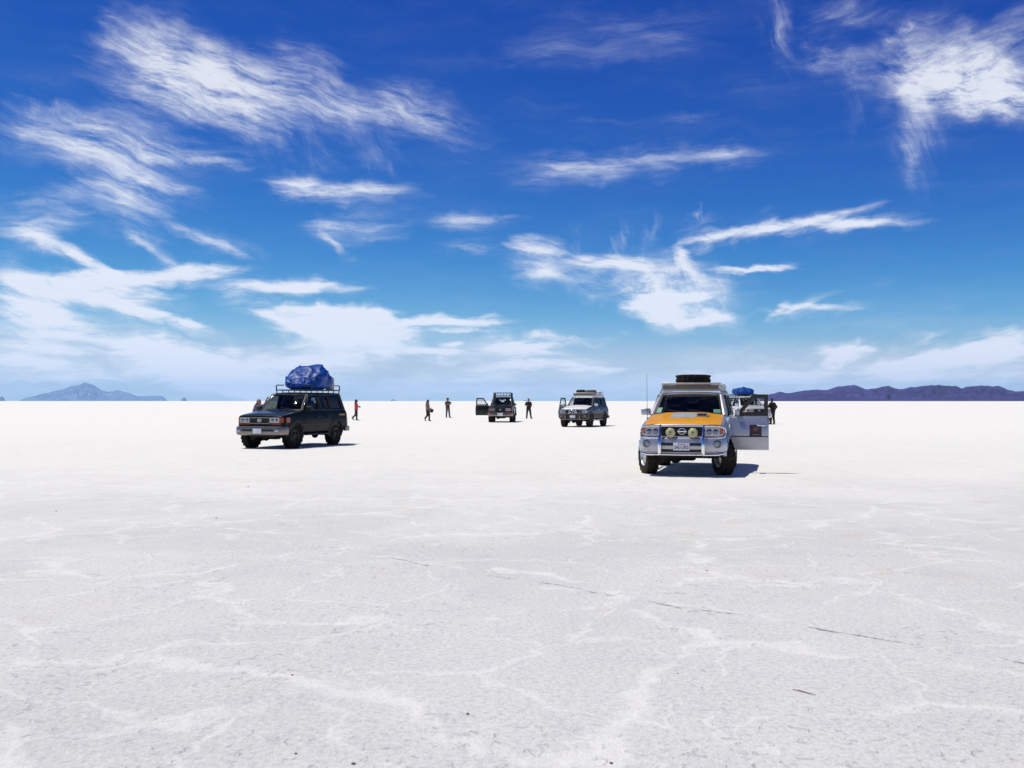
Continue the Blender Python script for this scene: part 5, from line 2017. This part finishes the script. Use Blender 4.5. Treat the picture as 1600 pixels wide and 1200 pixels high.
def remeshed(name, mb, mat, parent, voxel, smooth=3):
    """fuse overlapping forms into one continuous surface"""
    o = mb.build(name, mat, None, smooth=False)
    md = o.modifiers.new('fuse', 'REMESH')
    md.mode = 'VOXEL'
    md.voxel_size = voxel
    sm = o.modifiers.new('soft', 'SMOOTH')
    sm.factor = 0.5
    sm.iterations = smooth
    me = evaluated(o)
    o.modifiers.clear()
    old = o.data
    o.data = me
    bpy.data.meshes.remove(old)
    me.name = name
    me.materials.clear()
    me.materials.append(mat)
    me.polygons.foreach_set('use_smooth', [True] * len(me.polygons))
    me.update()
    if parent is not None:
        o.parent = parent
    return o


def ball(mb, c, r, sc=(1, 1, 1)):
    n, m = 10, 14
    vs = [Vector(c) + Vector((0, 0, r * sc[2]))]
    for i in range(1, n):
        th = math.pi * i / n
        for j in range(m):
            ph = 2 * math.pi * j / m
            vs.append(Vector(c) + Vector((math.sin(th) * math.cos(ph) * r * sc[0], math.sin(th) * math.sin(ph) * r * sc[1], math.cos(th) * r * sc[2])))
    vs.append(Vector(c) - Vector((0, 0, r * sc[2])))
    fs = [[0, 1 + j, 1 + (j + 1) % m] for j in range(m)]
    for i in range(n - 2):
        for j in range(m):
            p, q = 1 + i * m + j, 1 + i * m + (j + 1) % m
            fs.append([p, p + m, q + m, q])
    e = len(vs) - 1
    fs += [[e, 1 + (n - 2) * m + (j + 1) % m, 1 + (n - 2) * m + j] for j in range(m)]
    mb.add(vs, fs)


def limb(mb, pts, rs):
    for p, r in zip(pts, rs):
        ball(mb, p, r)
    for i in range(len(pts) - 1):
        mb.tube([pts[i], pts[i + 1]], [rs[i], rs[i + 1]], 12)


def person(label, pos, h, yaw, pose, wear):
    """one continuous body shaped on a posed skeleton; clothes and hair are its children.
    local axes: x forward, y left, z up; joints in metres for a 1.7 m figure, scaled to h"""
    k = h / 1.7
    J = dict(pelvis=(0, 0, .93), belly=(0, 0, 1.08), chest=(.0, 0, 1.28), neck=(.0, 0, 1.44), chin=(.025, 0, 1.525), head=(.015, 0, 1.59), crown=(.0, 0, 1.665),
             shL=(0, .17, 1.38), elL=(-.02, .24, 1.11), wrL=(.06, .25, .87), shR=(0, -.17, 1.38), elR=(-.02, -.24, 1.11), wrR=(.06, -.25, .87),
             hipL=(0, .09, .88), knL=(.03, .10, .48), anL=(0, .11, .08), toL=(.14, .13, .035), hipR=(0, -.09, .88), knR=(.03, -.10, .48), anR=(0, -.11, .08), toR=(.14, -.13, .035))
    J.update(pose)
    J = {a: Vector(q) * k for a, q in J.items()}
    wd = wear.get('wide', 1.0)
    hd = J['head']
    f = Vector(wear.get('look', (1, 0, 0))).normalized()
    up = Vector((0, 0, 1))
    sd = up.cross(f).normalized()

    def torso(mb, z0, z1, grow, hem=1.0):
        spine = [(J['pelvis'] - up * .07 * k, .165, .115), (J['pelvis'], .172, .122), (J['belly'], .150, .110), (J['chest'], .178, .125), (J['chest'] + up * .09 * k, .175, .110), (J['neck'] - up * .035 * k, .10, .075), (J['neck'] + up * .02 * k, .058, .058)]
        rings = []
        for i, (c, w, d) in enumerate(spine):
            if z0 <= i <= z1:
                g = grow * k * (hem if i == z0 else 1.0)
                w2, d2 = (w * wd * k + g), (d * wd * k + g)
                rings.append([c + Vector((math.cos(t) * d2, math.sin(t) * w2, 0)) for t in [2 * math.pi * j / 20 for j in range(20)]])
        mb.loft(rings)

    ARM = (.062, .046, .033)
    LEG = (.092, .062, .045)
    b = MB()
    torso(b, 0, 6, 0)
    b.tube([J['neck'] - up * .03 * k, J['chin']], [.058 * k, .055 * k], 12)
    ball(b, hd + up * .012 * k, .098 * k, (1.0, .84, 1.16))
    ball(b, J['chin'] + f * .012 * k - up * .015 * k, .052 * k, (1, .9, .9))
    ball(b, hd + f * .098 * k - up * .018 * k, .019 * k, (1.2, .8, 1.3))
    for s_ in (1, -1):
        ball(b, hd + sd * s_ * .085 * k - up * .01 * k, .022 * k, (.8, .6, 1.3))
    for s in 'LR':
        limb(b, [J['sh' + s], J['el' + s], J['wr' + s]], [r * k for r in ARM])
        b.tube([J['chest'] + up * .08 * k, J['sh' + s]], [.08 * k, .062 * k], 12)
        limb(b, [J['hip' + s], J['kn' + s], J['an' + s]], [r * k for r in LEG])
        limb(b, [J['an' + s] - up * .03 * k, J['to' + s]], [.040 * k, .030 * k])
        # hand: palm, four unequal bent fingers, thumb off the side
        d = (J['wr' + s] - J['el' + s]).normalized()
        side = d.cross(up)
        if side.length < .05:
            side = Vector((0, 1, 0))
        side.normalize()
        uq = side.cross(d).normalized()
        sg = 1 if s == 'L' else -1
        palm = J['wr' + s] + d * .06 * k
        ball(b, palm, .042 * k, (1, 1, 1))
        for ln, off in ((.075, -.040), (.088, -.0135), (.082, .0135), (.062, .040)):
            a = palm + d * .030 * k + uq * off * k
            p2 = a + d * ln * .55 * k + side * .008 * sg * k
            p3 = p2 + (d * .8 + side * .5 * sg).normalized() * ln * .5 * k
            limb(b, [a, p2, p3], [.0105 * k, .0095 * k, .0085 * k])
        t1 = palm - uq * .035 * k
        limb(b, [t1, t1 + (d - uq * .7).normalized() * .055 * k], [.0125 * k, .0105 * k])
    skin = simple('skin', wear.get('skin', (0.28, 0.15, 0.10)), 0.6, var=0.1)
    body = remeshed('person', b, skin, None, .006, 1)
    body.location = pos
    body.rotation_euler = (0, 0, R(yaw) - math.pi / 2)
    tag(body, label, 'person', PEOPLE_GROUP)
    # top with sleeves
    b = MB()
    torso(b, 0 if wear.get('hem', 1) else 1, 5, .030, wear.get('hemw', 1.3))
    for s in 'LR':
        b.tube([J['chest'] + up * .07 * k, J['sh' + s]], [.095 * k, .080 * k], 14)
        if wear.get('sleeve', 'long') == 'long':
            limb(b, [J['sh' + s], J['el' + s], J['el' + s].lerp(J['wr' + s], .93)], [.080 * k, .064 * k, .052 * k])
        else:
            limb(b, [J['sh' + s], J['sh' + s].lerp(J['el' + s], .72)], [.080 * k, .074 * k])
    remeshed(wear.get('top', 'jacket'), b, simple('top_cloth', wear['top_col'], .9, var=.25, vscale=10), body, .013, 2)
    # trousers
    b = MB()
    torso(b, 0, 1, .014)
    b.tube([J['pelvis'], J['pelvis'] + up * .09 * k], [.15 * k * wd, .13 * k * wd], 16)
    for s in 'LR':
        limb(b, [J['hip' + s], J['kn' + s], J['an' + s]], [.112 * k * wd, .082 * k, .066 * k])
    remeshed('trousers', b, simple('trouser_cloth', wear['leg_col'], .9, var=.25, vscale=10), body, .013, 2)
    for s in 'LR':
        t = (J['to' + s] - J['an' + s]).normalized()
        b = MB()
        limb(b, [J['an' + s] - up * .030 * k - t * .035 * k, J['an' + s].lerp(J['to' + s], .5) - up * .012 * k, J['to' + s] + t * .055 * k], [.052 * k, .050 * k, .038 * k])
        remeshed('shoe', b, simple('shoe_leather', wear.get('shoe_col', (.015, .013, .012)), .7), body, .009, 2)
    # hair
    hr = wear.get('hair', 'short')
    b = MB()
    ball(b, hd - f * .022 * k + up * .042 * k, .104 * k, (1.0, .88, 1.0))
    ball(b, hd - f * .045 * k - up * .02 * k, .085 * k, (1.0, .98, 1.1))
    if hr == 'long':
        bl = Vector(wear.get('blow', (0, 0, 0))) * k
        limb(b, [hd - f * .06 * k - up * .05 * k, hd - f * .09 * k - up * .17 * k + bl * .4, hd - f * .10 * k - up * .30 * k + bl], [.085 * k, .085 * k, .05 * k])
        for s_ in (1, -1):
            limb(b, [hd - f * .01 * k + sd * s_ * .07 * k + up * .03 * k, hd - f * .02 * k + sd * s_ * .088 * k - up * .08 * k, hd - f * .03 * k + sd * s_ * .085 * k - up * .19 * k + bl * .5], [.045 * k, .042 * k, .028 * k])
    remeshed('hair', b, simple('hair_strands', wear.get('hair_col', (.012, .009, .008)), .6, var=.4, vscale=30), body, .010, 2)
    if wear.get('hat'):
        b = MB()
        if wear['hat'] == 'cap':
            b.lathe([(.100, -.01), (.112, -.01), (.112, .03), (.095, .075), (.045, .10), (0, .105)], 18)
            b.box((.13, 0, .0), (.12, .15, .014), r=.006)
        else:
            b.lathe([(.100, -.01), (.18, -.025), (.185, -.018), (.12, .005), (.112, .05), (.09, .10), (.03, .115), (0, .115)], 20)
        ang = math.atan2(f.y, f.x)
        b.xform(Matrix.Translation(hd + up * .065 * k - f * .015 * k) @ Matrix.Rotation(ang, 4, 'Z') @ Matrix.Scale(k, 4))
        b.build('hat', simple('hat_felt', wear.get('hat_col', (.02, .015, .018)), .9), body)
    eye_m = simple('eye', (.03, .02, .02), .2)
    for s in (1, -1):
        b = MB()
        b.lathe([(0, .007), (.010, .004), (.012, 0), (0, -.004)], 10, Matrix.Translation(hd + f * .090 * k + sd * s * .034 * k + up * .012 * k) @ f.to_track_quat('Z', 'Y').to_matrix().to_4x4())
        b.build('eye', eye_m, body)
    q = hd + f * .090 * k - up * .060 * k
    b = MB()
    b.tube([q - sd * .022 * k - f * .006 * k, q + f * .002 * k, q + sd * .022 * k - f * .006 * k], [.004 * k, .007 * k, .004 * k], 6)
    b.build('mouth', simple('lips', (.22, .07, .06), .5), body)
    return body, J, k


def make_people():
    D = Vector
    # woman in the red jacket, walking to the right
    person('woman in a red jacket and dark hat walking right, hand held out', ground(556.5, 656.8), 1.66, 88,
           dict(knL=(.03, .09, .48), anL=(.02, .09, .08), toL=(.16, .09, .035), knR=(-.03, -.09, .48), anR=(-.30, -.09, .22), toR=(-.20, -.09, .07),
                elL=(-.04, .21, 1.13), wrL=(.20, .16, 1.13), elR=(-.03, -.22, 1.12), wrR=(.22, -.15, 1.16)),
           dict(top_col=(.52, .07, .08), leg_col=(.030, .028, .042), hair='long', hair_col=(.045, .012, .010), hat='brim', hat_col=(.03, .016, .024)))
    # woman with long hair carrying a bag
    b, J, k = person('woman with long dark hair and grey top, carrying a dark bag', ground(668.3, 657.9), 1.68, 80,
                     dict(chest=(-.02, 0, 1.28), chin=(.035, 0, 1.50), head=(.03, 0, 1.58), crown=(.02, 0, 1.655), knL=(.10, .09, .50), anL=(.10, .09, .09), toL=(.21, .09, .03), knR=(-.01, -.08, .47), anR=(-.20, -.08, .22), toR=(-.17, -.08, .07),
                          elL=(-.05, .22, 1.10), wrL=(.17, .13, .98), elR=(-.05, -.22, 1.12), wrR=(.19, -.12, 1.00)),
                     dict(top='shirt', top_col=(.22, .17, .18), leg_col=(.016, .013, .012), hair='long', hair_col=(.018, .009, .008), blow=(-.05, 0, .03), wide=1.12))
    bag = soft_box('bag', (.22, .34, .26), simple('bag_canvas', (.030, .022, .014), .9, var=.3), 3.0)
    q = MB()
    yaw = R(80) - math.pi / 2
    tag(bag, 'dark shoulder bag held in front by the long haired woman', 'bag')
    bag.location = Vector(b.location) + Matrix.Rotation(yaw, 3, 'Z') @ D((.30 * k, 0, .70 * k))
    bag.rotation_euler = (0, R(12), yaw)
    st = MB().tube([(-.0, -.12, .22), (-.06, -.11, .32), (-.10, 0, .36), (-.06, .11, .32), (.0, .12, .22)], .011, 6)
    st.build('strap', simple('bag_strap', (.02, .016, .012), .9), bag)
    # man with folded arms
    b, J, k = person('man in brown top and grey trousers, hands raised holding a camera', ground(699.5, 652.7), 1.84, 35,
                     dict(hipL=(0, .09, .88), knL=(.02, .15, .48), anL=(0, .20, .08), toL=(.13, .24, .035), knR=(.02, -.12, .48), anR=(0, -.14, .08), toR=(.13, -.17, .035),
                          elL=(.06, .26, 1.18), wrL=(.25, .12, 1.30), elR=(.05, -.25, 1.14), wrR=(.24, -.02, 1.24)),
                     dict(top='shirt', sleeve='short', top_col=(.085, .045, .03), leg_col=(.13, .12, .135), hair='short', hat='cap', hat_col=(.02, .02, .028)))
    cam = MB()
    cam.box((0, 0, 0), (.07, .14, .10), r=.015)
    cam.lathe([(0, .09), (.035, .09), (.04, .03), (.04, 0)], 14, Matrix.Rotation(math.pi / 2, 4, 'Y'))
    co = cam.build('camera_body', simple('camera_black', (.012, .012, .012), .5), None)
    co.name = 'hand_camera'
    tag(co, 'black camera in the raised hands of the man in brown', 'camera')
    yaw = R(35) - math.pi / 2
    co.location = Vector(b.location) + Matrix.Rotation(yaw, 3, 'Z') @ (D((.33, .10, 1.33)) * k)
    co.rotation_euler = (0, 0, yaw)
    # man in black right of the black car
    person('man dressed all in black standing alone right of the black car', ground(826, 654.2), 1.80, 8,
           dict(knL=(.03, .15, .48), anL=(0, .21, .08), toL=(.13, .27, .035), knR=(.03, -.14, .48), anR=(0, -.17, .08), toR=(.13, -.20, .035),
                elL=(-.02, .25, 1.12), wrL=(.14, .16, .96), elR=(-.03, -.29, 1.15), wrR=(.16, -.17, 1.12)),
           dict(top='shirt', sleeve='short', top_col=(.012, .011, .011), leg_col=(.016, .014, .014), hair='short', skin=(.20, .11, .075)))
    # dark figure beside the open door
    person('person in dark clothes seen from behind, right of the open silver door', ground(1206.8, 662.6), 1.76, -152,
           dict(knL=(.02, .10, .48), anL=(0, .13, .08), toL=(.13, .15, .035), knR=(.02, -.12, .48), anR=(-.02, -.15, .08), toR=(.11, -.19, .035),
                elR=(-.06, -.33, 1.15), wrR=(.04, -.22, .93), elL=(.05, .30, 1.14), wrL=(.12, .46, 1.16), chin=(.03, .03, 1.51), head=(.03, .04, 1.59), crown=(.015, .035, 1.665)),
           dict(top_col=(.010, .009, .008), leg_col=(.026, .012, .010), hair='short', wide=1.18, look=(.8, .6, 0)))
    # person behind the green car, arm raised
    g = ground(404.5, 675.0)
    person('long haired person waving behind the bonnet of the dark green car', g, 1.66, 12,
           dict(elR=(.0, -.27, 1.12), wrR=(.05, -.25, .9), elL=(.0, .30, 1.45), wrL=(.02, .40, 1.70), head=(.02, -.01, 1.59)),
           dict(top_col=(.13, .12, .20), leg_col=(.03, .03, .05), hair='long', hair_col=(.020, .010, .008), blow=(0, -.16, .12), skin=(.36, .17, .11)))
# ---------------------------------------------------------------- put it together
make_camera()
make_sun()
make_world()
view_settings()
make_ground()
make_hills()
make_marks()
MATS = make_materials()
CARS = make_cars(MATS)
make_people()
make_haze()
